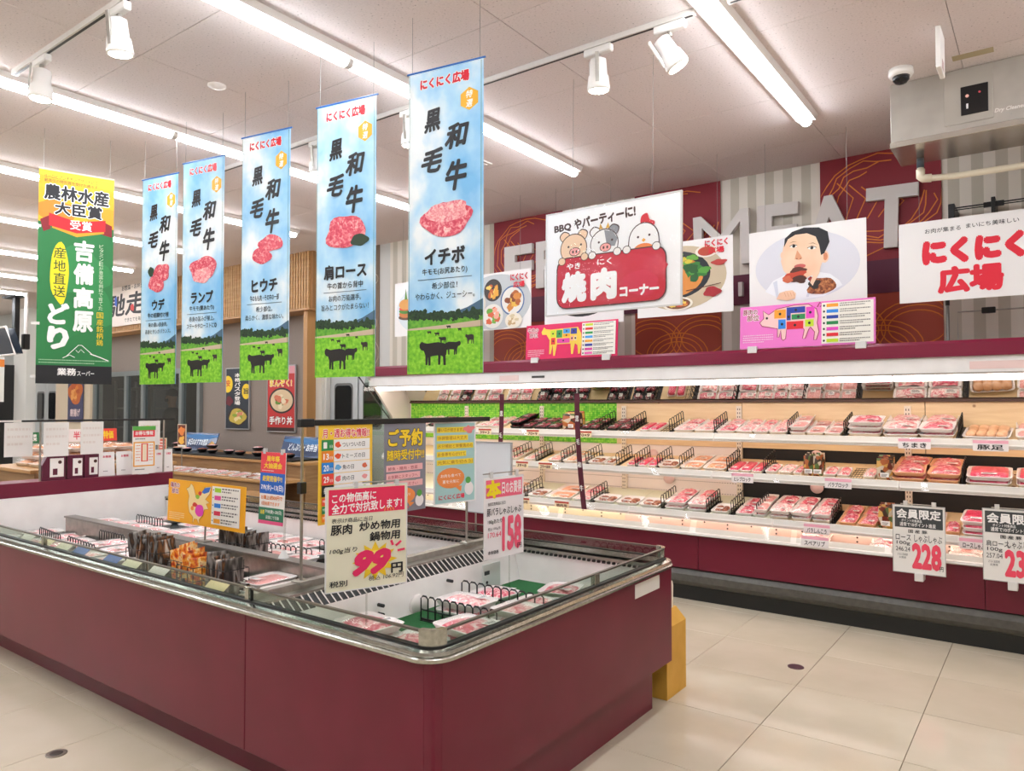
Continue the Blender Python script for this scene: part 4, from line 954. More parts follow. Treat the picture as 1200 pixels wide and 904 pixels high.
banner('イチボ', '牛モモ(お尻あたり)', '希少部位！', 'やわらかく、ジューシー。', -2.423, 2.723, .438, 0, [(52, 200, 32, 23, 3, None), (53, 190, 29, 13, 5, m_pmeat2)], 'nearest and largest of the row')
banner('肩ロース', '牛の首から背中', 'お肉の万能選手。', '旨みとコクがたまらない！', -3.151, 2.712, .417, 1, [(50, 190, 32, 25, 7, None), (74, 204, 14, 9, 4, '1f3a22')], 'second from the right of the row')
banner('ヒウチ', '牛のもも肉・その中の一部', '希少部位。', '柔らかく、濃厚な味わい。', -3.923, 2.734, .403, 2, [(62, 180, 24, 14, 8, None), (44, 198, 20, 14, 2, None)], 'middle of the five')
banner('ランプ', '牛モモ(腰あたり)', '赤身の旨みが極上。', 'ステーキやローストに◎', -4.695, 2.776, .402, 3, [(52, 196, 32, 22, 11, None), (50, 208, 22, 14, 12, m_pmeat2)], 'second from the left of the row')
banner('ウデ', '牛の前脚付け根', '味の濃い赤身肉。', '赤身とサシがバランス。', -5.308, 2.794, .384, 4, [(58, 186, 22, 18, 13, None), (44, 206, 22, 17, 14, None), (28, 182, 8, 10, 3, '1f3a22')], 'farthest and leftmost of the row')

# green chicken banner
a = sign('hanging_banner', 'green and yellow chicken banner with red ribbon hanging at the far left', 'banner', .478, 1.54, (-5.739, 2.402, 1.66), 88, 255, '1f7a3c', math.radians(73.1), th=.002)
a.eps = .00008
a.rect(0, 0, 88, 62, 'f6b51c').poly([(0, 0), (88, 0), (88, 14), (0, 6)], 'fbd12c').blob(20, 48, 26, 14, 'f08a22', 3).blob(74, 50, 18, 12, 'f5a21c', 5)
a.text('ヨーロピアンチキンアワードにて', 6, 5, 62, 4, BK).text('最高位の特別賞を受けた鶏です', 6, 10, 62, 4, BK)
a.text('農林水産', 6, 16, 76, 19, BK, .045, 0, (WH, .05)).text('大臣賞', 18, 36, 56, 16, BK, .045, 0, (WH, .05))
a.poly([(2, 60), (12, 54), (14, 70), (6, 74)], '8a1220').poly([(86, 58), (76, 54), (74, 70), (86, 72)], '8a1220')
a.stroke([(16, 66), (44, 74), (76, 66)], 5, 'e0a524').poly([(12, 51), (44, 58), (78, 52), (78, 66), (44, 72), (12, 66)], 'cf1a26').text('受賞', 36, 56, 26, 12, WH, .02)
a.blob(50, 120, 30, 34, '2c8a48', 4, .2).blob(66, 160, 20, 30, '2c8a48', 8, .2).blob(30, 180, 18, 22, '237f40', 2, .2)
a.blob(25, 122, 11, 36, 'f2df1c', 6, .06)
a.vtext('産地直送', 18, 90, 14, 62, '274a22', .01)
for ch, y in zip('吉備高原', (80, 108, 137, 166)): a.text(ch, 41, y, 24, 26, WH, .055)
a.text('ど', 12, 158, 25, 26, WH, .07).text('り', 12, 186, 25, 28, WH, .07)
a.vtext('ビタミンEが豊富な飼料で育てた', 71, 82, 5, 82, 'd8e8c8', 0); a.vtext('国産銘柄鶏', 69, 166, 8, 42, YL, .0)
a.stroke([(34, 222), (48, 208), (52, 208), (66, 220)], .8, WH).stroke([(30, 224), (38, 220), (44, 223)], .8, WH).stroke([(62, 218), (74, 222), (84, 226)], 1.2, WH).stroke([(45, 214), (48, 217), (51, 213), (55, 217)], .6, WH)
a.marks(3, 226, 82, 2, 3.2, 'a8d0a8', 1.2); a.rect(0, 233, 88, 22, '101014').text('業務', 24, 236, 22, 9, WH, .03).text('スーパー', 47, 239, 20, 6, WH, .02)
t = a.done(); MB().tube([(-.24, 0, 1.545), (.24, 0, 1.545)], .005, 8).build('top_rod', m_white, t); wires(t, (-.21, .21), 1.545, 1.84)
for z in (.04, .42, 1.12): box('tape_tab', M('e8e6e0', .4), t, -.27, -.22, -.004, -.002, z, z + .02)

# barbecue corner sign
BB = '4a2f28'
a = sign('barbecue_sign', 'white framed barbecue corner sign with pig, cow and hen over red slab', 'sign', .88, .62, (-2.065, 3.76, 2.06), 100, 72, 'f7f5f3', 0, -.02, th=.008, frame=(.008, M('d8d6d2', .35, .3)))
a.text('BBQ', 6, 8, 14, 6, BB, .06, 0, None, -.05).text('やパーティーに!', 22, 4.5, 47, 8, BB, .06, 0, None, -.06)
for cx, fill in ((22, 'ecc8a4'), (46, 'f3f0ec')):
    for s_ in (-1, 1): a.blob(cx + s_ * 7.2, 17.5, 4, 4, BB, 3, .05).blob(cx + s_ * 7.1, 17.7, 3.4, 3.4, fill if cx < 30 or s_ < 0 else '8f8f92', 3, .05)
    a.ell(cx, 26.5, 10.8, 10.5, BB, 26).ell(cx, 26.6, 10.2, 9.9, fill, 26)
    if cx > 30: a.poly([(46, 17), (52, 18), (56, 24), (54, 29), (48, 28)], '8f8f92').poly([(42, 16), (43, 12), (45, 16)], 'd8a23a').poly([(47, 16), (49, 12), (50, 16)], 'd8a23a')
    a.ell(cx + 1, 29, 4.4, 3.1, BB).ell(cx + 1, 29, 3.9, 2.6, 'efa39a').ell(cx - .4, 29, .7, 1, BB).ell(cx + 2.4, 29, .7, 1, BB).ell(cx - 4, 25, .8, .8, BB).ell(cx + 6, 24.5, .8, .8, BB)
a.blob(76, 15, 3.4, 4.6, 'd32a34', 2, .1).blob(80, 18, 2.6, 3, 'd32a34', 3, .1)
a.poly([(63.5, 36)] + [(75 + 11 * math.cos(PI + PI * k / 12), 28 + 12 * math.sin(PI + PI * k / 12)) for k in range(13)] + [(86.5, 36)], BB)
a.poly([(64.3, 36)] + [(75 + 10.3 * math.cos(PI + PI * k / 12), 28 + 11.3 * math.sin(PI + PI * k / 12)) for k in range(13)] + [(85.7, 36)], 'f5f2ee')
a.ell(71, 25.5, .8, .8, BB).ell(79, 25, .8, .8, BB).poly([(73.5, 28), (75, 26.6), (76.5, 28), (75, 29.2)], 'e8a23a').ell(75, 34, 7, 4, 'e8823a')
a.rrect(8.6, 32.6, 82.4, 36.4, 8, BB).rrect(9.4, 33.4, 80.8, 34.8, 7.5, 'c9182f').blob(60, 46, 28, 11, 'cf2238', 4, .1).blob(72, 56, 14, 8, 'd42c48', 6, .1)
for cx, cy in ((13, 35), (31, 33.5), (37, 33.5), (56, 33), (63, 33), (84, 33)): a.ell(cx, cy, 3.1, 2.9, BB).ell(cx, cy, 2.6, 2.4, 'f3ede6' if cx > 33 else 'ecc8a4')
a.text('やき', 17, 37, 11, 4.5, WH, .03).text('にく', 41, 36.5, 11, 4.5, WH, .03)
a.text('焼', 13, 43, 20, 22, WH, .09).text('肉', 36, 43, 20, 22, WH, .09).text('コーナー', 58, 57, 28, 7.5, WH, .07)
t = a.done('animal_artwork')
m_glare = M('ffffff', .05)
mf = MB().grid(lambda u, v: ((u - .5) * .87, -.016 + .004 * math.sin(u * 9 + 3 * v) * math.sin(v * 11 + 2 * u), .005 + v * .61), 40, 30).build('clear_film', m_film, t, True)
wires(t, (-.26, .27), .62, 1.44)

def poster(name, label, x0, x1, z0, z1, U, V, y=5.6, bg='efecea', rz=0, wire=True):
    a = sign(name, label, 'poster', x1 - x0, z1 - z0, ((x0 + x1) / 2, y, z0), U, V, bg, rz, th=.004)
    if wire: wires(a.root, (-(x1 - x0) * .35, (x1 - x0) * .35), z1 - z0, 3.5 - z0)
    return a
a = poster('shop_poster', 'white poster with large red rounded lettering at the right above the case', -.828, .01, 2.2, 2.743, 170, 102)
a.text('お肉が集まる', 32, 10, 42, 6, BK, .01).text('まいにち美味しい', 80, 9, 58, 6, BK, .01)
a.text('にくにく', 28, 24, 116, 33, 'e01a34', .125).text('広場', 46, 60, 75, 34, 'e01a34', .075); a.done()
a = poster('boy_poster', 'white poster with a black-haired boy in white shirt biting grilled meat', -1.857, -1.031, 2.25, 2.828, 139, 90)
sk = noisem('printed_skin', [(.3, 'f2c4a0'), (.7, 'f8d6ba')], 6, 2, .7); br = noisem('printed_grill', [(.3, '4a2216'), (.5, '96502c'), (.7, 'd08a52')], 60, 4, .6)
a.ell(70, 46, 62, 39, 'dcdce4', 40)
a.poly([(20, 72), (30, 60), (45, 54), (62, 56), (82, 54), (98, 58), (108, 66), (112, 72), (90, 83), (66, 85), (42, 83)], 'f0f1f6')
a.poly([(30, 62), (34, 80), (37, 80), (35, 60)], 'd6dae6').poly([(76, 60), (70, 82), (73, 82), (80, 60)], 'd6dae6').poly([(54, 56), (62, 66), (72, 60), (72, 52), (54, 52)], sk)
a.ell(92, 38, 5, 7, sk).ell(93, 38, 2.6, 4.4, 'd98a64').ell(42, 31, 2.5, 4, sk)
a.poly([(46, 14), (55, 8), (72, 7), (84, 12), (90, 24), (91, 40), (87, 50), (78, 58), (64, 61), (51, 58), (43, 49), (40, 38), (43, 22)], sk)
a.poly([(44, 22), (45, 12), (54, 5), (68, 2), (86, 4), (96, 10), (98, 22), (92, 34), (88, 36), (86, 24), (82, 14), (72, 9), (58, 9), (49, 13)], '17181d')
a.poly([(50, 18), (55, 16.4), (60, 17.4), (55, 17.1)], '8a6a52').poly([(73, 21), (79, 20.5), (85, 24), (79, 21.4)], '8a6a52')
a.ell(55.5, 21.8, 4.2, 1.9, WH).ell(56, 21.9, 1.9, 1.8, '1c1410').stroke([(51, 21.6), (55.5, 19.8), (60, 21.6)], .7, '2a1a14').ell(77.5, 26.4, 4.8, 1.8, WH).ell(77.5, 26.5, 1.9, 1.7, '1c1410').stroke([(72, 26), (77.5, 24.3), (83, 26.6)], .7, '2a1a14')
a.poly([(60, 27), (64, 33), (66, 37), (62, 38.5), (57, 37), (58, 33)], 'e3a078').ell(59.5, 37, 1, .7, 'a85a40').ell(64, 37.3, 1, .7, 'a85a40').ell(63, 46, 7, 2.6, 'c8605a')
a.blob(61, 50.5, 9, 4, '5a2c1c', 4, .15).blob(57, 57, 15, 5, 'c4452c', 5, .2).blob(62, 61, 10, 4, '4a2418', 6, .2).blob(48, 60, 6, 4, 'd46a48', 2)
a.blob(88, 71, 16, 10, br, 7, .12).blob(80, 68, 6, 6, '2a2320', 3, .2).blob(76, 62, 3, 3, '9a2a24', 3).poly([(75, 66), (80, 54), (85, 45), (88, 47), (86, 56), (80, 66), (78, 70)], sk)
a.poly([(34, 82), (38, 75), (46, 73), (54, 73), (58, 77), (57, 83), (48, 84.5)], sk); [a.stroke([(44 + 3.5 * k, 75), (46 + 3.5 * k, 80)], .5, 'd49a76') for k in range(4)]
a.done('printed_photo')
def food(a, cx, cy, rx, ry, cols, seed, n=14, rr=.28):
    r = random.Random(seed)
    for k in range(n):
        t = r.uniform(0, 6.28); q = math.sqrt(r.random()) * .72
        a.blob(cx + rx * q * math.cos(t), cy + ry * q * math.sin(t), rx * rr * r.uniform(.7, 1.3), ry * rr * r.uniform(.7, 1.2), cols[k % len(cols)], seed + k, .2, 10)
a = poster('hotpot_poster', 'white poster with hotpot, greens and sliced meat, red logo top right', -2.807, -1.985, 2.24, 2.84, 113, 97)
a.ell(52, 48, 54, 42, 'c9b79a', 40).ell(44, 44, 44, 32, '23262c', 30).ell(42, 46, 38, 27, 'd98a3a', 30)
food(a, 36, 44, 26, 20, ['f0a83a', 'e8742c', 'f3d27a', 'd85028'], 3, 18); food(a, 72, 40, 18, 15, ['2f7a2a', '4f9a34', '1f5a22'], 9, 12, .35); food(a, 30, 62, 24, 12, ['e8a08c', 'f3c8b4', 'c24a3a'], 5, 12); food(a, 58, 22, 22, 10, ['6aa83a', 'd8c23a'], 8, 8)
a.ell(84, 17, 13, 8, 'efe6d8').ell(84, 17, 10, 6, 'b8442c').blob(90, 70, 9, 7, 'a8222c', 4).blob(98, 33, 8, 4, 'b83a34', 3).ell(50, 82, 18, 9, 'f0e8da').ell(50, 82, 15, 7, '7a4a2a'); food(a, 50, 82, 14, 6, ['d88a3a', 'b8442c', 'f0d060'], 6, 9)
a.stroke([(60, 66), (100, 60)], 1, '5a2418'); logo(a, 82, 3, 28, 10, RD, (WH, .03)) if 0 else a.text('にくにく', 82, 3, 26, 9, RD, .06).text('広場', 86, 13, 18, 8, RD, .05)
a.done('printed_photo')
a = poster('grill_poster', 'white poster with grilled food photo half hidden behind the barbecue sign', -3.766, -2.95, 2.226, 2.8, 113, 80, y=5.62)
a.ell(56, 36, 50, 34, '2a2624', 36); food(a, 56, 40, 44, 26, ['c8703a', 'e8a868', '8a3a22', 'f0c898'], 12, 24); a.done('printed_photo')
a = poster('dishes_poster', 'white poster with four plates of fried food beside the nearest blue banner', -4.74, -3.905, 2.238, 2.792, 100, 66)
a.ell(50, 34, 50, 32, 'bfc4c6', 36)
for cx, cy, rx, ry, pl, cols, sd in ((74, 34, 17, 17, '4a6a9a', ['b8622a', 'd88a3a', '8a4420', 'e8b84a'], 4), (46, 20, 13, 13, '3a3230', ['e8a83a', 'f0c860', 'c8622a'], 8), (46, 50, 15, 14, 'e8e4dc', ['d8623a', '6aa83a', 'f0a890'], 6), (76, 57, 12, 9, 'ece4d4', ['efe2c8', 'd8c8a0', 'c8a878'], 3), (20, 34, 16, 16, 'e0dcd0', ['a84a2a', 'd8a04a'], 2)):
    a.ell(cx, cy, rx, ry, pl, 26).ell(cx, cy, rx * .9, ry * .9, 'e9e6de' if pl[0] == '4' else pl, 26); food(a, cx, cy, rx * .85, ry * .85, cols, sd, 13)
a.text('にくにく', 72, 4, 24, 8, RD, .06).text('広場', 76, 13, 16, 7, RD, .05); a.done('printed_photo')
a = poster('burger_poster', 'white poster with round food photo seen between the two nearest banners', -5.70, -4.88, 2.246, 2.82, 100, 68)
a.ell(52, 36, 48, 31, 'd8e0e4', 36).ell(22, 44, 15, 4, '6a4a34').ell(20, 40, 12, 5, 'c8783a').ell(20, 36, 12, 4, '4a8a2a').ell(20, 33, 12, 3, 'd8402a').ell(20, 28, 12, 7, 'd89a4a').poly([(18, 22), (20, 8), (23, 22)], '5a8a3a').blob(60, 44, 22, 14, 'e8b894', 4); a.done('printed_photo')

# boards standing on the case cornice
NUMC = ['c8d82a', 'e0302c', '2f9a4a', '3a9ae0', 'f0a82a', '2a3a9a', 'd83a9a', 'f060b0']
def chart(a, x, y, w, h, cols, seed):
    a.rect(x, y, w, h, 'f3efe4'); n = len(cols); dy = h / n
    for k, c in enumerate(cols):
        a.ell(x + w * .05, y + dy * (k + .5), w * .022, w * .022, BK, 10).rect(x + w * .1, y + dy * (k + .22), w * .23, dy * .56, c); a.marks(x + w * .36, y + dy * (k + .2), w * .58, 2, dy * .36, '6a6460', dy * .17, seed + k)
a = sign('beef_cuts_board', 'magenta board with yellow cow and beef cuts chart on the case top', 'sign', .95, .315, (-3.43, 5.51, 1.925), 106, 37, 'e0125a', 0, -.06, th=.006)
a.text('牛肉の', 2, 3, 13, 5, 'b01240', .03, 0, (WH, .07)).text('部位', 4.5, 8.5, 10, 5, 'b01240', .03, 0, (WH, .07))
a.poly([(19, 8), (22, 3), (24, 5), (30, 6), (62, 5), (66, 12), (67, 20), (65, 33), (63, 33), (62, 24), (59, 22), (57, 33), (55, 33), (54, 22), (38, 22), (36, 34), (34, 34), (33, 22), (31, 32), (29, 32), (29, 17), (25, 11), (20, 11)], 'f5cf4a')
for x, y, w_, h_, c in ((30, 7, 6, 7, NUMC[0]), (37, 7, 7, 8, NUMC[2]), (45, 6, 8, 5, NUMC[3]), (54, 6, 7, 6, NUMC[5]), (45, 11.5, 8, 3, NUMC[4]), (31, 15, 5, 7, NUMC[1]), (38, 16, 15, 5, 'e23aa0'), (54, 14, 3, 5, 'f2a0a0'), (58, 14, 3, 5, 'e8d0a0')): a.rect(x, y, w_, h_, c).ell(x + w_ / 2, y + h_ / 2, 1, 1, BK, 8)
a.marks(3, 27, 20, 4, 1.9, 'f8d0dc', .8); chart(a, 67, 1.5, 37, 33.5, NUMC, 3)
t = a.done(); [MB().box(x - .04, x + .04, -.03, .03, -.035, .015, .003).build('clip_foot', M('dcdad6', .3), t) for x in (-.36, .38)]
a = sign('pork_cuts_board', 'pink board with pig and pork cuts chart on the case top', 'sign', .94, .32, (-1.435, 5.51, 1.93), 158, 50, 'f07ccc', 0, -.06, th=.006)
a.text('豚肉の', 4, 3, 18, 7, '9a1240', .03, 0, (WH, .07)).text('部位', 9, 10, 15, 7, '9a1240', .03, 0, (WH, .07))
pig = [(25, 20), (30, 15), (29, 6), (36, 11), (46, 5), (66, 2), (84, 2), (93, 8), (95, 16), (94, 24), (96, 34), (93, 43), (90, 43), (91, 34), (86, 28), (84, 31), (80, 41), (77, 41), (79, 31), (77, 28), (58, 29), (57, 40), (54, 42), (52, 40), (51, 30), (49, 38), (47, 38), (47, 28), (38, 26), (28, 24)]
a.poly(pig, 'f6ccc8').stroke(pig, .9, 'a0204a', True).stroke([(94, 6), (97, 1), (100, 4), (97, 6)], 1.2, 'a0204a')
for x, y, w_, h_, c in ((43, 6, 14, 10, 'f0a02a'), (48, 17.5, 9, 11, '2a86e0'), (58, 4, 22, 7, '1f3fa0'), (58, 11, 5, 8, '1f3fa0'), (64, 12.5, 16, 6, '1f8a4a'), (58, 20.5, 20, 9, 'e0202c'), (81, 5, 10, 13, 'e84ac0'), (80, 19.5, 10, 8, 'c4e02a')): a.rect(x, y, w_, h_, c).ell(x + w_ / 2, y + h_ / 2, 1.6, 1.6, BK, 10)
a.ell(34, 15, 1.5, 1.5, BK, 10).marks(4, 34, 38, 4, 2.6, 'fbd8ec', 1.1); chart(a, 99, 2, 57, 46, ['f0a02a', '2a86e0', '1f3fa0', '1f8a4a', 'e84ac0', 'e0202c', 'c4e02a'], 13)
t = a.done(); [MB().box(x - .035, x + .035, -.03, .03, -.035, .015, .003).build('clip_foot', M('dcdad6', .3), t) for x in (-.37, .38)]
a = sign('chicken_cuts_board', 'yellow-orange board with a pale hen and chart standing in the chiller', 'sign', .84, .265, (-4.18, 2.5, .765), 95, 58, 'f6ae12', 0, -.03, th=.006)
a.text('鶏肉の', 3, 4, 12, 7, '9a1240', .03, 0, (WH, .07)).text('部位', 5, 12, 9, 7, '9a1240', .03, 0, (WH, .07))
hen = [(28, 8), (30, 3), (33, 6), (35, 12), (37, 20), (42, 18), (48, 6), (56, 4), (54, 14), (49, 22), (54, 26), (50, 28), (53, 34), (48, 36), (46, 44), (42, 50), (42, 56), (39, 50), (36, 50), (34, 56), (34, 48), (29, 42), (27, 30), (28, 20), (26, 14), (24, 11)]
a.poly(hen, 'fae0a0').stroke(hen, .6, 'c8821a', True)
a.poly([(44, 13), (48, 7), (55, 5), (53, 12), (47, 15)], '2a6ac8').blob(39, 20, 2.4, 3, '8ab82a', 3, .1).blob(42, 15, 2, 3, 'd83a3a', 3, .1).blob(36, 31, 3, 3, 'd8402a', 4, .1).blob(42, 38, 5.4, 8, 'e83ab0', 5, .05).blob(33, 36, 2, 3, 'f08a2a', 5)
a.marks(3, 45, 20, 4, 2.6, 'fbe6b0', 1.1); chart(a, 57, 3, 33, 50, ['a8d82a', 'e84a9a', '2a86e0', 'e0304c', 'f0a02a'], 23)
t = a.done(); MB().tube([(0, .01, .0), (0, .01, -.085)], .006, 6).build('stand_rod', m_steel, t); box('stand_foot', m_steel, t, -.05, .05, -.025, .03, -.093, -.084)
# slim blue stand sign
a = sign('campaign_stand', 'slim blue, red and green campaign sign on a clear stand in the chiller', 'sign', .225, .40, (-3.51, 2.5, .84), 30, 83, 'f3efe9', 0, -.04, th=.004)
a.rect(0, 0, 30, 24, 'e8424e').text('周年祭', 7, 4, 16, 7, YL, .04).text('大抽選会', 4, 12, 22, 7, YL, .04).marks(2, 21, 26, 1, 2, WH, .8)
a.rect(0, 24, 30, 24, '1a62c0').text('絶賛開催中!!', 3, 27, 24, 7, YL, .03).text('7/9(水)~13(日)', 1.5, 37, 27, 8, WH, .03)
a.text('お買上げ', 2, 50, 14, 5, 'e8822a', .03).text('1,000円で', 14, 50, 14, 5, 'e8822a', .03).text('1回抽選できます', 3, 57, 22, 4.5, 'e8822a', .02)
a.rect(0, 64, 30, 15, '2f7a58').text('当選', 2, 67, 5, 5, YL, .03).text('7/18(金)~20(日)', 8, 66, 20, 5, WH, .02).text('店頭にて引換', 9, 73, 16, 4, WH, .01).rect(0, 79, 30, 4, 'e85a8a')
t = a.done(); MB().tube([(.125, .0, .38), (.125, 0, -.165)], .006, 8).build('stand_pole', m_plastic, t); MB().lathe([(.03, -.168), (.026, -.16), (.01, -.13)], 12, (.125, 0, 0)).build('stand_foot', M('d8d8d6', .3), t)
for x in (-.08, .08): box('clip', M('c8c8c6', .3), t, x - .01, x + .01, -.008, .008, .39, .42)

# hand lettered 99 yen sign
a = sign('price_sign', 'cream hand-lettered price sign reading 99 on a clear pole', 'price sign', .345, .41, (-2.255, 2.065, .763), 84, 118, 'f0ebd0', math.radians(70), 0, th=.004, frame=(.004, M('e6e4e0', .3)))
a.rect(2, 2, 80, 29, 'ea2c58').text('この物価高に', 5, 6, 46, 11, WH, .03, .1, None, -.04).text('全力で対抗致します!', 5, 17, 74, 12, WH, .03, .1, None, -.04)
for k in range(4): a.stroke([(61 + 2.5 * k, 26 + k * .3), (60 + 3.4 * k, 30.5)], .8, 'f0a82a')
a.text('表示け商品に当日', 5, 35, 42, 5.5, BK, .01, .1).text('豚肉', 4, 42, 22, 12, BK, .03, .05).text('炒め物用', 33, 41, 44, 11, BK, .03, .05).text('鍋物用', 44, 54, 33, 11, BK, .03, .05)
a.star(50, 88, 15, 24, 12, 'f8cf2a', .95).blob(50, 88, 14, 12, 'f6e26a', 2, .05).text('100g当り', 3, 69, 28, 7, BK, .01, .15)
a.text('99', 26, 74, 41, 30, 'ee2a66', .085, .35).text('円', 67, 93, 13, 12, BK, .04).text('税別', 3, 106, 18, 7, BK, .02).text('税込 106.92円', 43, 105, 38, 6, BK, .005, .1)
for x, y, u, v in ((67, 66, 69, 72), (72, 73, 78, 68), (74, 79, 82, 78)): a.stroke([(x, y), (u, v)], 2.6, 'ee3a66')
t = a.done(); MB().tube([(.0, .006, .4), (0, .006, -.22)], .004, 8).build('clear_pole', m_plastic, t)
MB().tube([(-.02, .006, .425), (.22, .006, .425)], .003, 6).build('cross_wire', m_steel, t)
for x in (-.05, .13): box('clip', M('d0d0ce', .3), t, x - .008, x + .008, -.004, .012, .405, .43)
# 158 yen sign
a = sign('price_sign', 'white printed price sign reading 158 hanging over the end tub', 'price sign', .31, .42, (-2.33, 3.09, .71), 46, 95, 'f0eeec', math.radians(85), 0, th=.004)
a.rect(2, 3, 42, 21, 'f06a86').text('本', 2, 3, 17, 22, 'f7e01a', .07, 0, None, -.1).text('日のお買得', 20, 6, 23, 15, WH, .03)
a.text('当店広告商品に当日', 4, 29, 20, 4, BK, .01).text('豚バラしゃぶしゃぶ', 3, 36, 40, 9, BK, .02).text('100gあたり', 4, 49, 16, 6, BK, .01).text('税込', 4, 58, 5, 4, BK).text('100g当', 10, 58, 8, 4, BK).text('170.64', 4, 64, 15, 6, 'e8607a', .01)
a.text('158', 20, 47, 23, 42, 'f2607c', .06).text('円', 38, 82, 5, 6, BK, .02).text('本体価格', 4, 85, 12, 4.5, BK, .02)
t = a.done(); MB().tube([(-.16, 0, .44), (.16, 0, .44)], .003, 6).build('hanger_wire', m_steel, t)
for x in (-.1, .1): box('clip', M('d8d8d6', .3), t, x - .01, x + .01, -.006, .008, .415, .45)
MB().tube([(.05, .008, .44), (.05, .008, -.185)], .004, 6).build('clear_pole', m_plastic, t)
# white board behind
a = sign('back_board', 'blank white board standing on the rear rim behind the 158 sign', 'board', .33, .42, (-2.72, 3.455, .86), 10, 10, 'e6e9ea', 0, 0, th=.008, frame=(.006, M('b8bcc0', .3, .5))); t = a.root
MB().tube([(-.1, 0, 0), (-.1, 0, -.13)], .006, 6).build('stand_rod', m_steel, t); MB().tube([(.14, .006, .42), (.14, .006, .35)], .003, 6).build('rod', m_steel, t)

# black hanging rail with three posters over the partition
t = thing('poster_rail', 'black rail on thin posts above the partition holding three posters', 'rail', (-2.6, 0, 0))
box('crossbar', m_black, t, .04, .06, 1.98, 3.24, 1.415, 1.44, .003); box('bar_end', m_black, t, .035, .065, 1.95, 2.02, 1.41, 1.445, .003)
for y in (2.02, 3.13): MB().tube([(-.02, y, .735), (-.02, y, 1.2), (-.02, y, 1.43), (.05, y, 1.43)], .007, 8).build('post', m_steel, t); box('post_foot', m_steel, t, -.05, .012, y - .03, y + .03, .735, .75, .002); box('collar', m_black, t, -.035, -.005, y - .016, y + .016, 1.12, 1.17, .003)
BX = -2.548
a = sign('calendar_poster', 'yellow-edged calendar poster of bargain days hanging left on the rail', 'poster', .31, .43, (BX, 2.205, .985), 62, 109, 'f5c83a', PI / 2, .0, th=.002)
a.text('月・週お得な情報!!', 4, 4, 54, 10, 'e0344c', .03, 0, (WH, .05))
for k, (n_, tx, c, ic) in enumerate((('1', 'ついついの日', '2f8a4a', 'e8542c'), ('13', 'トミーズの日', 'f08a2a', 'e8542c'), ('20', '魚の日', '2a86d8', '6ab0e0'), ('29', '肉の日', 'e8483a', 'e86a70'), ('毎', '野菜の日', '1a1a1c', '9ac83a'))):
    y = 16 + k * 12.6
    a.rect(3, y, 13, 12, c).rect(16.5, y, 42, 12, 'f4f2ee').text(n_, 5, y + 2.5, 6 if len(n_) > 1 else 4, 7, WH, .03).text('日', 12, y + 6, 3, 3, WH).blob(21, y + 6, 3.2, 3.2, ic, k + 2, .15).text(tx, 26, y + 3.5, len(tx) * 4.4, 5.5, BK, .01)
    if k > 1: a.blob(52, y + 6, 3, 2.8, ('d86a4a', 'f0a0a0', 'a8d84a')[k - 2], k, .1)
for k, c in enumerate(('f0543a', '2f8a4a', 'f08a2a')): a.rect(3, 80 + k * 9, 14, 8, c).rect(18, 80 + k * 9, 40, 8, 'f6d88a').text('特売', 4, 82 + k * 9, 6, 3, WH).text('毎週火曜', 24, 82 + k * 9, 18, 4, BK)
a.done()
a = sign('reservation_poster', 'grey poster with yellow lettering and orange bubble in the rail middle', 'poster', .285, .43, (BX, 2.578, .985), 48, 99, '82828c', PI / 2, 0, th=.002)
a.rect(1, 1, 46, 97, '82828c').text('ご予約', 4, 6, 40, 20, YL, .045, 0, ('4a3a2a', .04)).text('随時受付中!!', 3, 29, 43, 12, YL, .03, 0, ('4a3a2a', .03))
for k, s_ in enumerate(('鮮魚・精肉・惣菜', 'お気軽にスタッフへ', 'お申し付けください')): a.rect(2, 46 + 9 * k, 42 - 3 * (k % 2), 7, 'f2b8b8').text(s_, 4, 48 + 9 * k, 34, 4, 'a83a4a', .01)
a.blob(14, 76, 12, 7, 'a8b83a', 3).ell(22, 81, 13, 9, 'f0904a').text('ください!', 13, 78, 16, 4, WH, .01).poly([(26, 88), (34, 90), (29, 94)], 'f0904a').text('予約承り中', 3, 92, 24, 5, 'e0344c', .03).ell(40, 88, 5, 7, 'f2ecea').ell(40, 80, 3, 4, '5aa84a')
a.done()
a = sign('notice_poster', 'pale blue-green poster with yellow lines swinging at the rail right end', 'poster', .30, .43, (BX - .01, 2.96, .985), 46, 96, 'ece8e4', PI / 2 - .12, .0, th=.002)
a.rect(1.5, 1.5, 43, 93, 'a8d0cc')
for k, (s_, w_) in enumerate((('暑い日が続きますが', 32), ('体調管理は大丈夫', 34), ('水分補給と栄養満点の', 40), ('お食事を心がけて', 32), ('元気に乗り切ろう!', 40))): a.rect(3, 6 + 9.5 * k, w_, 6.5, 'f5d93a').text(s_, 4, 7 + 9.5 * k, w_ - 2, 4.4, 'b8862a', .02)
a.ell(18, 66, 15, 12, 'f0904a').text('お肉も食べて', 7, 61, 22, 4, WH, .01).text('夏を元気に', 9, 68, 18, 4, WH, .01).poly([(22, 76), (30, 76), (29, 83)], 'f0904a').blob(38, 9, 5, 5, 'f08a8a', 3, .3).text('にくにく広場', 5, 85, 28, 6, 'e0344c', .04).ell(38, 80, 5, 8, 'f2ecea').ell(37, 70, 3, 4, '5aa84a')
a.done()

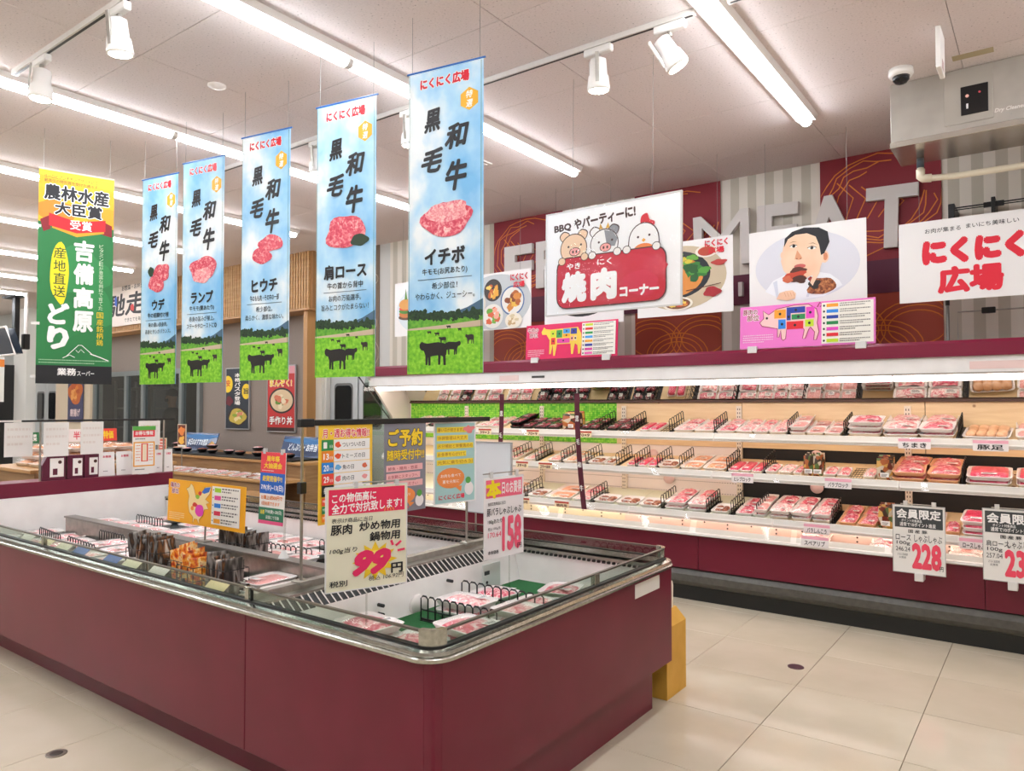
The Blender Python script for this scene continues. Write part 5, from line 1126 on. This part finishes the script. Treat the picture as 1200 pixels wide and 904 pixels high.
# member price tags on the wall case front rail
def member(x0, x1, z0, txt, p, tp, lab):
    w_ = x1 - x0
    a = sign('price_sign', lab, 'price sign', w_, .42, ((x0 + x1) / 2, 5.26, z0), 60, 82, 'edeae4', 0, -.02, th=.004, frame=(.004, M('bcbab6', .3)))
    a.rect(2, 2, 56, 25, '3f4242').text('会員限定', 4, 4, 52, 12, WH, .04).text('ポイント対象商品', 10, 16.5, 24, 3.6, WH, .01).text('通常で10ポイント進呈', 8, 20.5, 42, 5, WH, .02)
    a.text('国 産 豚', 18, 29, 22, 4.4, BK, .02).text(txt[0], 3, 36, len(txt[0]) * 6, 7, BK, .01).text('しゃぶしゃぶ', 25, 35, 32, 9, BK, .01).text('100g', 4, 44, 16, 5.5, BK, .01).text(tp, 3, 51, 17, 5.5, BK, .0)
    a.text(p, 22, 45, 34, 32, 'ee4a62', .06).text('円', 54, 71, 4, 6, BK, .02).text('さらに会員様', 5, 59, 12, 3, BK).text('お買得', 7, 63, 8, 2.6, BK)
    t = a.done(); box('clip', M('e0ddd8', .3), t, -.025, .025, -.01, .09, -.05, 0, .003); MB().tube([(-w_ * .35, 0, .43), (w_ * .35, 0, .43)], .003, 6).build('hanger_wire', m_steel, t)
    for q in (-.25, .3): box('hanger_clip', M('d8d5d0', .3), t, q * w_ - .012, q * w_ + .012, -.006, .008, .42, .45)
member(-.835, -.548, .445, ('ロース',), '228', '246.24', 'white member price sign reading 228 hanging on the wall case rail')
member(-.347, -.06, .46, ('肩ロース',), '238', '257.04', 'white member price sign reading 238 at the right edge of the case')
# maroon cloth strips
def strip(x, z0, z1, lean, lab):
    L = z1 - z0; t = thing('cloth_strip', lab, 'banner', (x, 5.47, z0))
    f = lambda z: lean * (1 - z / L) ** 2
    ww = .026; MB().grid(lambda u, v: ((u - .5) * 2 * ww + f(v * L), .002 * math.sin(v * 6), v * L), 3, 14).build('cloth', M('561228', .7), t)
    mb = MB()
    for k, ch in enumerate('黒毛和牛'):
        vs, fs, (a0, a1, b0, b1) = tmesh(ch, 0, 0); zc = L * (.78 - .2 * k) if L > .6 else L * (.62 - .42 * k)
        if L < .6 and k > 1: break
        for q in (-.0015, .0015): mb.add([(((vx - a0) / (a1 - a0) - .5) * .034 + f(zc) + q, -.006 - q * .1, zc + ((vy - b0) / (b1 - b0) - .5) * .05) for vx, vy in vs], fs)
    mb.build('lettering', M(WH, .6), t); box('string', m_white, t, -.002 + f(L), .002 + f(L), -.001, .001, L, L + .05)
strip(-4.15, 1.13, 1.61, -.02, 'short maroon cloth strip hanging in front of the green mosaic'); strip(-3.33, .61, 1.61, .07, 'long maroon cloth strip with white characters hanging in the case')
# price tags on shelf rails
def ptag(x0, x1, y, z, s_, red, lab):
    a = sign('shelf_tag', lab, 'price tag', x1 - x0, .055 if red else .07, ((x0 + x1) / 2, y, z), 20, 9, 'efe0b8' if red else 'ece6e4', 0, -.1, th=.002)
    a.rect(0, 0, 20, 2.6, 'b8402c' if red else 'e8a8b8'); a.text(s_, 2.5, 3.6, 15, 4.4, '5a1c14' if red else BK, .03); a.done()
for x0, x1, s_ in ((-4.62, -4.46, '39×3'), (-4.03, -3.89, '70×9'), (-3.47, -3.32, '70×9')): ptag(x0, x1, 5.70, 1.218, s_, True, 'small red and cream tag %s on the top shelf rail%s' % (s_, {-4.62: '', -4.03: ', left one', -3.47: ', by the long strip'}[x0]))
ptag(-.866, -.668, 5.70, 1.205, 'ちまき', False, 'pale shelf tag under the stacked trays on the top shelf'); ptag(-.426, -.23, 5.70, 1.205, '豚足', False, 'pale shelf tag under the pig trotters')
for x0, x1, s_ in ((-4.12, -3.98, '39×8'), (-3.86, -3.71, '29×88')): ptag(x0, x1, 5.65, .918, s_, True, 'small red tag on the middle rail, %s one' % ('left' if x0 < -4 else 'right'))
ptag(-2.03, -1.86, 5.65, .905, 'ヒレブロック', False, 'pale shelf tag on the middle shelf rail, left one'); ptag(-1.34, -1.16, 5.65, .905, 'バラブロック', False, 'pale shelf tag on the middle shelf rail, right one')
ptag(-4.05, -3.91, 5.57, .588, '焼肉用', True, 'small red tag on the lowest rail behind the 158 sign'); ptag(-3.63, -3.48, 5.57, .588, '焼肉用', True, 'small red tag on the lowest rail left of the long strip')
ptag(-1.47, -1.29, 5.57, .575, 'バラしんこう', False, 'pale tag on the lowest shelf rail'); ptag(-1.42, -1.24, 5.31, .53, 'スペアリブ', False, 'pale tag on the bottom front rail'); ptag(-.5, -.34, 5.57, .575, 'ロースしゃぶ', False, 'pale tag on the lowest rail between the two member signs')

# ------------------------------------------------------------------ riser at the left end of the island
RZ = .911
t = thing('card_rail', 'black rail with hanging blank cards above the burgundy riser', 'rail', (-6.38, 0, 0))
box('crossbar', m_black, t, -.008, .008, 2.30, 3.52, 1.375, 1.39, .002)
for y in (2.43, 3.42): MB().tube([(0, y, RZ), (0, y, 1.38)], .007, 8).build('post', m_steel, t)
t2 = thing('card_rail', 'white rail with cards just behind the black rail at the left', 'rail', (-6.5, 0, 0)); box('crossbar', m_white, t2, -.006, .006, 1.95, 3.45, 1.375, 1.388, .002)
for y in (1.98, 3.43): MB().tube([(0, y, 1.02 if y < 2.2 else RZ), (0, y, 1.38)], .006, 6).build('post', m_steel, t2)
def blank(y0, y1, z0, x, lab, lean=0):
    a = sign('hanging_card', lab, 'card', y1 - y0, 1.37 - z0, (x, (y0 + y1) / 2, z0), 10, 12, 'efebe5', PI / 2 + lean, 0, th=.002)
    a.marks(1, 2, 8, 3, 2.6, 'e6dcd4', .8); a.done(); return a
blank(2.0, 2.165, 1.1, -6.49, 'blank card cut by the left edge of the picture'); blank(2.22, 2.42, 1.105, -6.49, 'blank card left of the black rail post', .05)
blank(2.45, 2.63, 1.10, -6.37, 'blank tilted card, first on the black rail', -.05); blank(2.72, 2.9, 1.105, -6.37, 'blank card, second on the black rail', .04)
a = blank(3.19, 3.38, 1.155, -6.37, 'blank card with a yellow mark, last on the black rail', .0); 
a = Art(a.root, .19, .215, 10, 12, -.004); a.ell(4, 4, 3, 1.6, 'f2df1c').done('yellow_mark')
for i, (y0, y1, h) in enumerate(((2.45, 2.62, .2), (2.635, 2.755, .19), (2.765, 2.875, .19))):
    t = thing('card_holder', 'maroon card holder with white label, %s on the riser' % ('left', 'middle', 'right')[i], 'card holder', (-6.42, (y0 + y1) / 2, RZ), 0, 'maroon card holders on the riser')
    w_ = (y1 - y0) / 2
    MB().prism([(-w_, 0), (w_, 0), (w_, h), (-w_ * .5, h), (-w_, h * .6 if i == 0 else h)], 0, -.03, .03).build('body', M('5c1230', .4), t)
    box('label', M('f3efe8', .5), t, .03, .032, -w_ * .35, w_ * .85, h * .12, h * .86, .0005); box('print', M('5c1230', .5), t, .0322, .0326, -w_ * .1, w_ * .3, h * .2, h * .45)
    MB().lathe([(.014, .0322), (.014, .0326)], 12, (0, w_ * .5, h * .7), 0).build('seal', M('4a2a22', .5), t)
for i, (y0, y1) in enumerate(((2.885, 3.02), (3.035, 3.165), (3.36, 3.44), (3.45, 3.53))):
    a = sign('name_card', 'small white card with red heading, %s in the row on the riser' % ORD[i], 'card', y1 - y0, .2, (-6.42, (y0 + y1) / 2, RZ), 10, 14, 'f3f0ec', PI / 2, -.08, th=.003, group='white cards on the riser')
    a.text('お惣菜', 3, 2, 5, 1.4, 'd83a5a', .04).marks(3, 11, 5, 1, 1, '6a5a56', .4); a.done(); box('foot', M('e6e2dc', .4), a.root, -.03, .03, 0, .04, 0, .004)
a = sign('point_sign', 'white and orange table sign standing at the right of the riser', 'sign', .2, .41, (-6.33, 3.22, .84 + .075), 27, 58, 'f3efe8', PI / 2, 0, th=.003)
a.rect(0, 0, 27, 5, '5ab04a').rect(1, 5, 25, 8, 'e8404a').text('お得な情報', 3, 6, 21, 5, WH, .03).marks(3, 15, 21, 1, 2, BK, 1).rect(1, 19, 25, 30, 'f0a83a').rect(2.5, 20.5, 22, 27, 'f6f2ea').rect(10, 21, 8, 22, 'e8503a').rect(11.5, 22, 5, 20, 'f8e8c8').marks(4, 23, 5, 6, 3.6, 'e8803a', 1).marks(19, 23, 5, 6, 3.6, 'e8803a', 1).marks(3, 52, 20, 1, 2, BK, 1)
t = a.done(); box('foot', M('e6e4e0', .3), t, -.04, .04, -.01, .04, -.004, .004)
# counter with packed fried food behind the riser
def counter(nm, lab, x0, x1, y0, y1, z, m=m_counter, shelf=None):
    t = thing(nm, lab, 'counter', ((x0 + x1) / 2, (y0 + y1) / 2, 0)); hx, hy = (x1 - x0) / 2, (y1 - y0) / 2
    box('worktop', M('b98d58', .4) if m is m_counter else m, t, -hx, hx, -hy, hy, z - .03, z, .003); box('front_board', m, t, -hx + .02, hx - .02, -hy + .03, -hy + .05, 0, z - .03)
    for s_ in (-1, 1): box('side_board', m, t, s_ * hx - .02 * (s_ > 0), s_ * hx + .02 * (s_ < 0), -hy + .03, hy - .03, 0, z - .03)
    if shelf: box('front_ledge', M('b98d58', .4), t, -hx, hx, -hy - shelf[0], -hy + .03, shelf[1] - .03, shelf[1], .003); box('ledge_board', m, t, -hx, hx, -hy - shelf[0] + .03, -hy - shelf[0] + .05, 0, shelf[1] - .03)
    return t
counter('food_counter', 'wooden counter of fried food packs behind the riser', -7.7, -6.75, 2.5, 3.75, .97)
m_fry = meat('fried_food', [(.3, 'a85a34'), (.5, 'cf8a5a'), (.7, 'e6b890')], 30)
fr = lump(m_fry, 5, .05, 1.5)
fp = None; idx = 0
for k in range(3):
    for i in range(5 if k < 2 else 4):
        for j in range(2):
            x = -7.05 - .27 * j; y = 2.72 + .2 * i + .04 * k; z = .971 + .062 * k; idx += 1
            lab = 'clear pack of fried food, %s layer, %s row, %s from the left' % (('bottom', 'middle', 'top')[k], ('front', 'back')[j], ORD[i])
            if fp is None:
                fp = thing('food_pack', lab, 'food pack', (x, y, z), PI / 2, 'fried food packs on the counter'); link('tray', T_W, fp); link('food', fr, fp); link('film', FILM, fp, (0, 0, .02))
            else: fp2 = dup(fp, (x, y, z), lab, None, (0, 0, PI / 2 + R.uniform(-.1, .1)))
fp.scale = (1.15, 1.2, 1.2)
for c in bpy.data.objects:
    if c.name.startswith('food_pack'): c.scale = (1.15, 1.2, 1.15)
for i, (y, w_, h_, c, s_, col) in enumerate(((2.78, .1, .1, '1f6a3a', '惣菜', WH), (3.18, .2, .12, 'f0e4e0', '半額', 'd84a5a'), (3.44, .16, .12, 'e84a3a', '特価', YL))):
    a = sign('counter_sign', '%s small sign above the fried food packs' % ('green', 'pale', 'red')[i], 'sign', w_, h_, (-7.45, y, 1.16), 10, 6, c, PI / 2, -.1, th=.003); a.text(s_, 2, 1, 6, 4, col, .04); t = a.done(); MB().tube([(0, .004, 0), (0, .004, -.19)], .004, 6).build('stand_rod', m_steel, t)
# wooden table with stacked trays further left
counter('wooden_table', 'pale wooden table with stacked trays at the left edge', -9.2, -7.75, 2.5, 3.3, .82, M('c89858', .5), (.25, .62))
for k in range(4):
    t = thing('serving_tray', 'flat tray in the low stack on the wooden ledge, %s from below' % ORD[k], 'tray', (-8.1, 2.36, .622 + .026 * k), 0, 'trays on the wooden ledge'); box('rim', M('16181a' if k % 2 == 0 else 'dcdcda', .4), t, -.2, .2, -.1, .1, 0, .022, .003)
t = thing('serving_tray', 'single black tray on the wooden table top', 'tray', (-8.35, 2.75, .821)); box('rim', m_black, t, -.2, .2, -.12, .12, 0, .02, .003)
# dark showcase, hood, pole at the far left
t = thing('dark_showcase', 'tall black glass-fronted bakery cabinet at the far left', 'cabinet', (-18.1, 5.6, 0))
box('body', M('1b1a19', .3), t, -1.2, .75, -.2, .6, 0, 2.35, .01); box('glass_front', m_smoke, t, -1.15, .7, -.23, -.21, .9, 2.2); box('stone_panel', noisem('dark_marble', [(.4, '2a2726'), (.52, '4c4846'), (.6, '252322')], 3, 4, .25, dist=2), t, -1.15, .7, -.22, -.205, .1, 2.25)
t = thing('extract_hood', 'dark slanted hood panel with white edge hanging at the left edge', 'hood', (-14.45, 5.0, 2.37))
MB().prism([(-.9, 0), (.42, .02), (.02, .47), (-.9, .47)], 1, -.06, .06).build('panel', M('1c2836', .25), t); MB().tube([(-.9, -.07, 0), (.44, -.07, .0), (.03, -.07, .49), (-.9, -.07, .49)], .02, 6, False).build('white_edge', m_white, t)
t = thing('ceiling_pole', 'black pole from the ceiling above the slanted hood', 'pole', (-15.05, 5.3, 2.6)); box('pole', m_black, t, -.06, .06, -.04, .04, 0, .88); box('ceiling_plate', m_black, t, -.35, .25, -.1, .1, .86, .9)
t = thing('ceiling_pole', 'thin white pipe with black sensor right of the black pole', 'pole', (-14.6, 5.3, 2.55)); MB().tube([(0, 0, .2), (0, 0, .95)], .03, 8).build('pipe', m_white, t); box('sensor', m_black, t, -.06, .06, -.05, .05, -.05, .22, .01)
a = sign('shelf_price_card', 'small white price card with orange top at the left edge', 'price card', .17, .33, (-6.2, 2.03, 1.53), 10, 18, 'f0ede8', PI / 2, 0, th=.002); a.rect(0, 1, 10, 3, 'f08a3a').text('特', 1, 6, 4, 4, BK, .03).text('50', 1, 11, 7, 4, 'e0403a', .05); t = a.done(); MB().tube([(0, 0, .33), (0, 0, 1.97)], .0015, 4).build('wire', m_steel, t)

# ------------------------------------------------------------------ deli counter and posters
counter('deli_counter', 'long two-tier wooden deli counter under the wall posters', -10.6, -6.72, 5.2, 6.1, .86, m_counter, (.35, .68))
t = thing('deli_tray_board', 'long black tray board carrying lunch bowls on the deli counter', 'tray', (-8.7, 5.42, .861)); box('board', m_black, t, -1.7, 1.75, -.2, .2, 0, .02, .004)
rb = MB().lathe([(.04, 0), (.07, .03), (.075, .045), (.07, .045), (.06, .03)], 18).mesh('bowl', M('181516', .3), True)
fd = [MB().lathe([(.066, .038), (.05, .052), (.01, .058)], 14).mesh('food', m_, True) for m_ in (m_cook, m_oran, m_pinks)]
for i in range(10):
    x = -10.1 + .31 * i
    for k in range(1 + (i % 3 == 1)):
        t = thing('lunch_bowl', 'black lunch bowl on the deli counter, %s from the left%s' % (ORD[i], ', stacked on top' if k else ''), 'bowl', (x, 5.4 + .05 * (i % 2), .882 + .06 * k), 0, 'lunch bowls on the deli counter'); link('bowl', rb, t); link('food', fd[(i + k) % 3], t)
for i in range(14):
    x = -10.2 + .235 * i
    place('ogwsp'[i % 5] if i % 5 != 3 else 'q', (x, 5.0, .681), (.15, 0, R.uniform(-.2, .2)), (1.2, 1.1, 1), '@ on the deli front ledge, %s from the left' % ORD[i], 'packs on the deli ledge')
for i, (x0, x1, z0, lab) in enumerate(((-7.87, -6.95, .87, 'blue glossy tilted sign at the right end of the deli counter'), (-10.18, -9.35, .87, 'blue glossy tilted sign at the left of the deli counter'))):
    a = sign('deli_header', lab, 'sign', x1 - x0, .26, ((x0 + x1) / 2, 5.72, z0), 60, 18, '0e3564', 0, -.35, th=.01, rough=.15)
    a.blob(30, 4, 28, 3, '2f74b0', 3, .2).blob(34, 14, 26, 2.5, '0c2a54', 5, .2).text('どんぶり・お弁当' if i == 0 else '本日のおすすめ惣菜', 9, 6, 36, 7, 'e6f0f8', .03); a.blob(53, 12, 4, 4, 'c89a4a', 3)
    t = a.done(); box('support', m_black, t, -.3, .3, .01, .09, 0, .012)
t = thing('slim_menu_stand', 'slim upright menu stand with food picture left of the wall posters', 'stand', (-9.15, 5.15, .682)); MB().tube([(0, 0, 0), (0, 0, .3)], .006, 6).build('rod', m_steel, t)
a = Art(t, .2, .28, 20, 28, -.006); box('card', M('e8d8c0', .5), t, -.1, .1, -.005, .005, .28, .58); a.h = .58; a.V = 58; a.rect(1, 1, 18, 28, '6a2a1a').blob(10, 9, 7, 6, 'e8863a', 3, .2).blob(10, 21, 7, 5, 'f0b84a', 5, .2).rect(1, 27, 18, 2, WH).done('food_picture')
a = sign('leaning_card', 'narrow leaning card below the slim menu stand', 'card', .17, .42, (-8.98, 4.8, .25 + .43), 10, 30, 'd8c8a8', .1, .0, th=.004); a.rect(1, 1, 8, 10, 'd86a5a').rect(1, 12, 8, 17, 'c8b070').marks(2, 3, 6, 3, 2.5, WH, 1); t = a.done()
t = thing('cardboard_box', 'brown cardboard box at the right end of the deli counter', 'box', (-6.45, 4.35, 0)); box('carton', noisem('brown_cardboard', [(.3, '9c7444'), (.7, 'ab8252')], 10, 2, .8), t, -.3, .25, -.2, .2, 0, .62, .003); box('red_rim', M('8a2a2a', .5), t, -.305, .255, -.205, -.2, .58, .62)
def wallposter(lab, x0, x1, z0, z1, bg, fn):
    a = sign('wall_poster', lab, 'poster', x1 - x0, z1 - z0, ((x0 + x1) / 2, 6.28, z0), 27, 70, bg, 0, 0, th=.012, frame=(.015, M('b8b8b8', .35, .5)), group=None); fn(a); a.done('printed_photo')
def p1(a):
    a.vtext('本格パスタ登場', 10, 5, 7, 38, WH, .03).blob(14, 56, 11, 11, '3a2a22', 3, .05).blob(14, 56, 9.5, 9.5, 'c8b04a', 4, .1); food(a, 14, 55, 8, 8, ['d88a6a', '8aa83a', 'e8d8a0'], 4, 12)
    a.ell(2, 18, 6, 10, YL).text('安', 0, 13, 5, 8, 'd8402a', .03).ell(24, 27, 5, 9, YL).text('旨', 21, 23, 6, 7, BK, .03).blob(4, 38, 4, 6, '6a1a2a', 4)
def p2(a):
    a.rect(0, 0, 27, 8, 'e8a0a8').text('まんぞく!', 2, 14, 22, 8, YL, .04, 0, (WH, .04)).ell(14, 37, 12.5, 14, '2a2422', 28).ell(14, 37, 11, 12, 'e0c8a0', 26); food(a, 14, 37, 9, 10, ['d87a5a', 'e8b890', 'a83a2a', 'f0e0c0', '6a9a3a'], 9, 16); a.text('手作り丼', 2, 54, 23, 9, WH, .04, 0, ('7a1414', .04)).rect(0, 66, 27, 4, '3a2420')
wallposter('dark poster with pasta and yellow ovals on the taupe wall', -9.93, -9.36, 1.17, 2.05, '26303c', p1)
wallposter('red poster with rice bowl and white lettering on the taupe wall', -8.91, -8.3, 1.15, 2.05, 'c8302e', p2)
a = sign('wall_poster', 'narrow fried chicken poster on the beige pillar under the green banner', 'poster', .62, .85, (-14.7, 6.18, 1.2), 18, 34, '4a4a6a', 0, 0, th=.01); a.blob(9, 12, 8, 9, 'c86a34', 3, .15); food(a, 9, 12, 7, 8, ['d8843a', 'b8562a', 'e8a45a'], 3, 12); a.text('唐揚げ', 3, 24, 12, 6, 'e8d0d0', .04).text('名物', 4, 1, 10, 4, WH, .03); a.done('printed_photo')
# person at work behind the kitchen window
t = thing('person', 'person in dark cap and dark uniform working behind the kitchen window', 'person', (-12.6, 6.9, 0))
def ring(cx, cy, rx, ry, z, n=14): return [(cx + rx * math.cos(2 * PI * k / n), cy + ry * math.sin(2 * PI * k / n), z) for k in range(n)]
MB().loops([ring(0, 0, .14, .1, .0), ring(0, 0, .15, .11, .5), ring(0, 0, .17, .12, .85), ring(0, 0, .15, .11, 1.05), ring(0, 0, .19, .12, 1.3), ring(0, 0, .2, .1, 1.4), ring(0, 0, .09, .07, 1.46), ring(0, 0, .055, .055, 1.5), ring(0, -.01, .06, .07, 1.55), ring(0, -.015, .075, .09, 1.62), ring(0, -.01, .078, .095, 1.68), ring(0, 0, .06, .075, 1.76), ring(0, 0, .02, .02, 1.79)]).build('body', M('b98e70', .6), t, True)
MB().loops([ring(0, 0, .16, .12, .0), ring(0, 0, .175, .13, .86), ring(0, 0, .165, .125, 1.05), ring(0, 0, .2, .13, 1.3), ring(0, 0, .215, .115, 1.4), ring(0, 0, .08, .075, 1.475)]).build('uniform', M('1c1e22', .8), t, True)
MB().loops([ring(0, 0, .082, .1, 1.67), ring(0, 0, .088, .105, 1.7), ring(0, .0, .08, .095, 1.77), ring(0, 0, .03, .03, 1.81)]).build('cap', M('141416', .8), t, True)
for s_ in (-1, 1):
    MB().tube([(s_ * .2, 0, 1.38), (s_ * .25, -.03, 1.12), (s_ * .18, -.25, 1.0), (s_ * .12, -.32, 1.0)], [.055, .048, .038, .028], 10).build('sleeve', M('1c1e22', .8), t, True)
    hd = MB().tube([(s_ * .12, -.32, 1.0), (s_ * .11, -.37, .995), (s_ * .105, -.4, .99)], [.026, .036, .03], 8).build('hand', M('b98e70', .6), t, True)
    for f in range(4): MB().tube([(s_ * (.085 + .014 * f), -.39, .992), (s_ * (.082 + .014 * f), -.43, .985), (s_ * (.08 + .014 * f), -.455 + .004 * abs(f - 1), .97)], [.008, .008, .006], 6).build('finger', M('b98e70', .6), hd, True)
    MB().tube([(s_ * .085, -.35, 1.0), (s_ * .06, -.385, 1.0)], [.01, .008], 6).build('thumb', M('b98e70', .6), hd, True)
    MB().lathe([(.011, -.004), (.011, .0)], 10, (s_ * .03, -.105, 1.665), 1).build('eye', M('181412', .4), t)
MB().loops([ring(0, -.104, .012, .012, 1.62, 8), ring(0, -.112, .01, .012, 1.64, 8), ring(0, -.1, .006, .006, 1.67, 8)]).build('nose', M('b08466', .6), t, True); box('face_mask', M('2a2c30', .8), t, -.05, .05, -.118, -.09, 1.575, 1.63, .01)
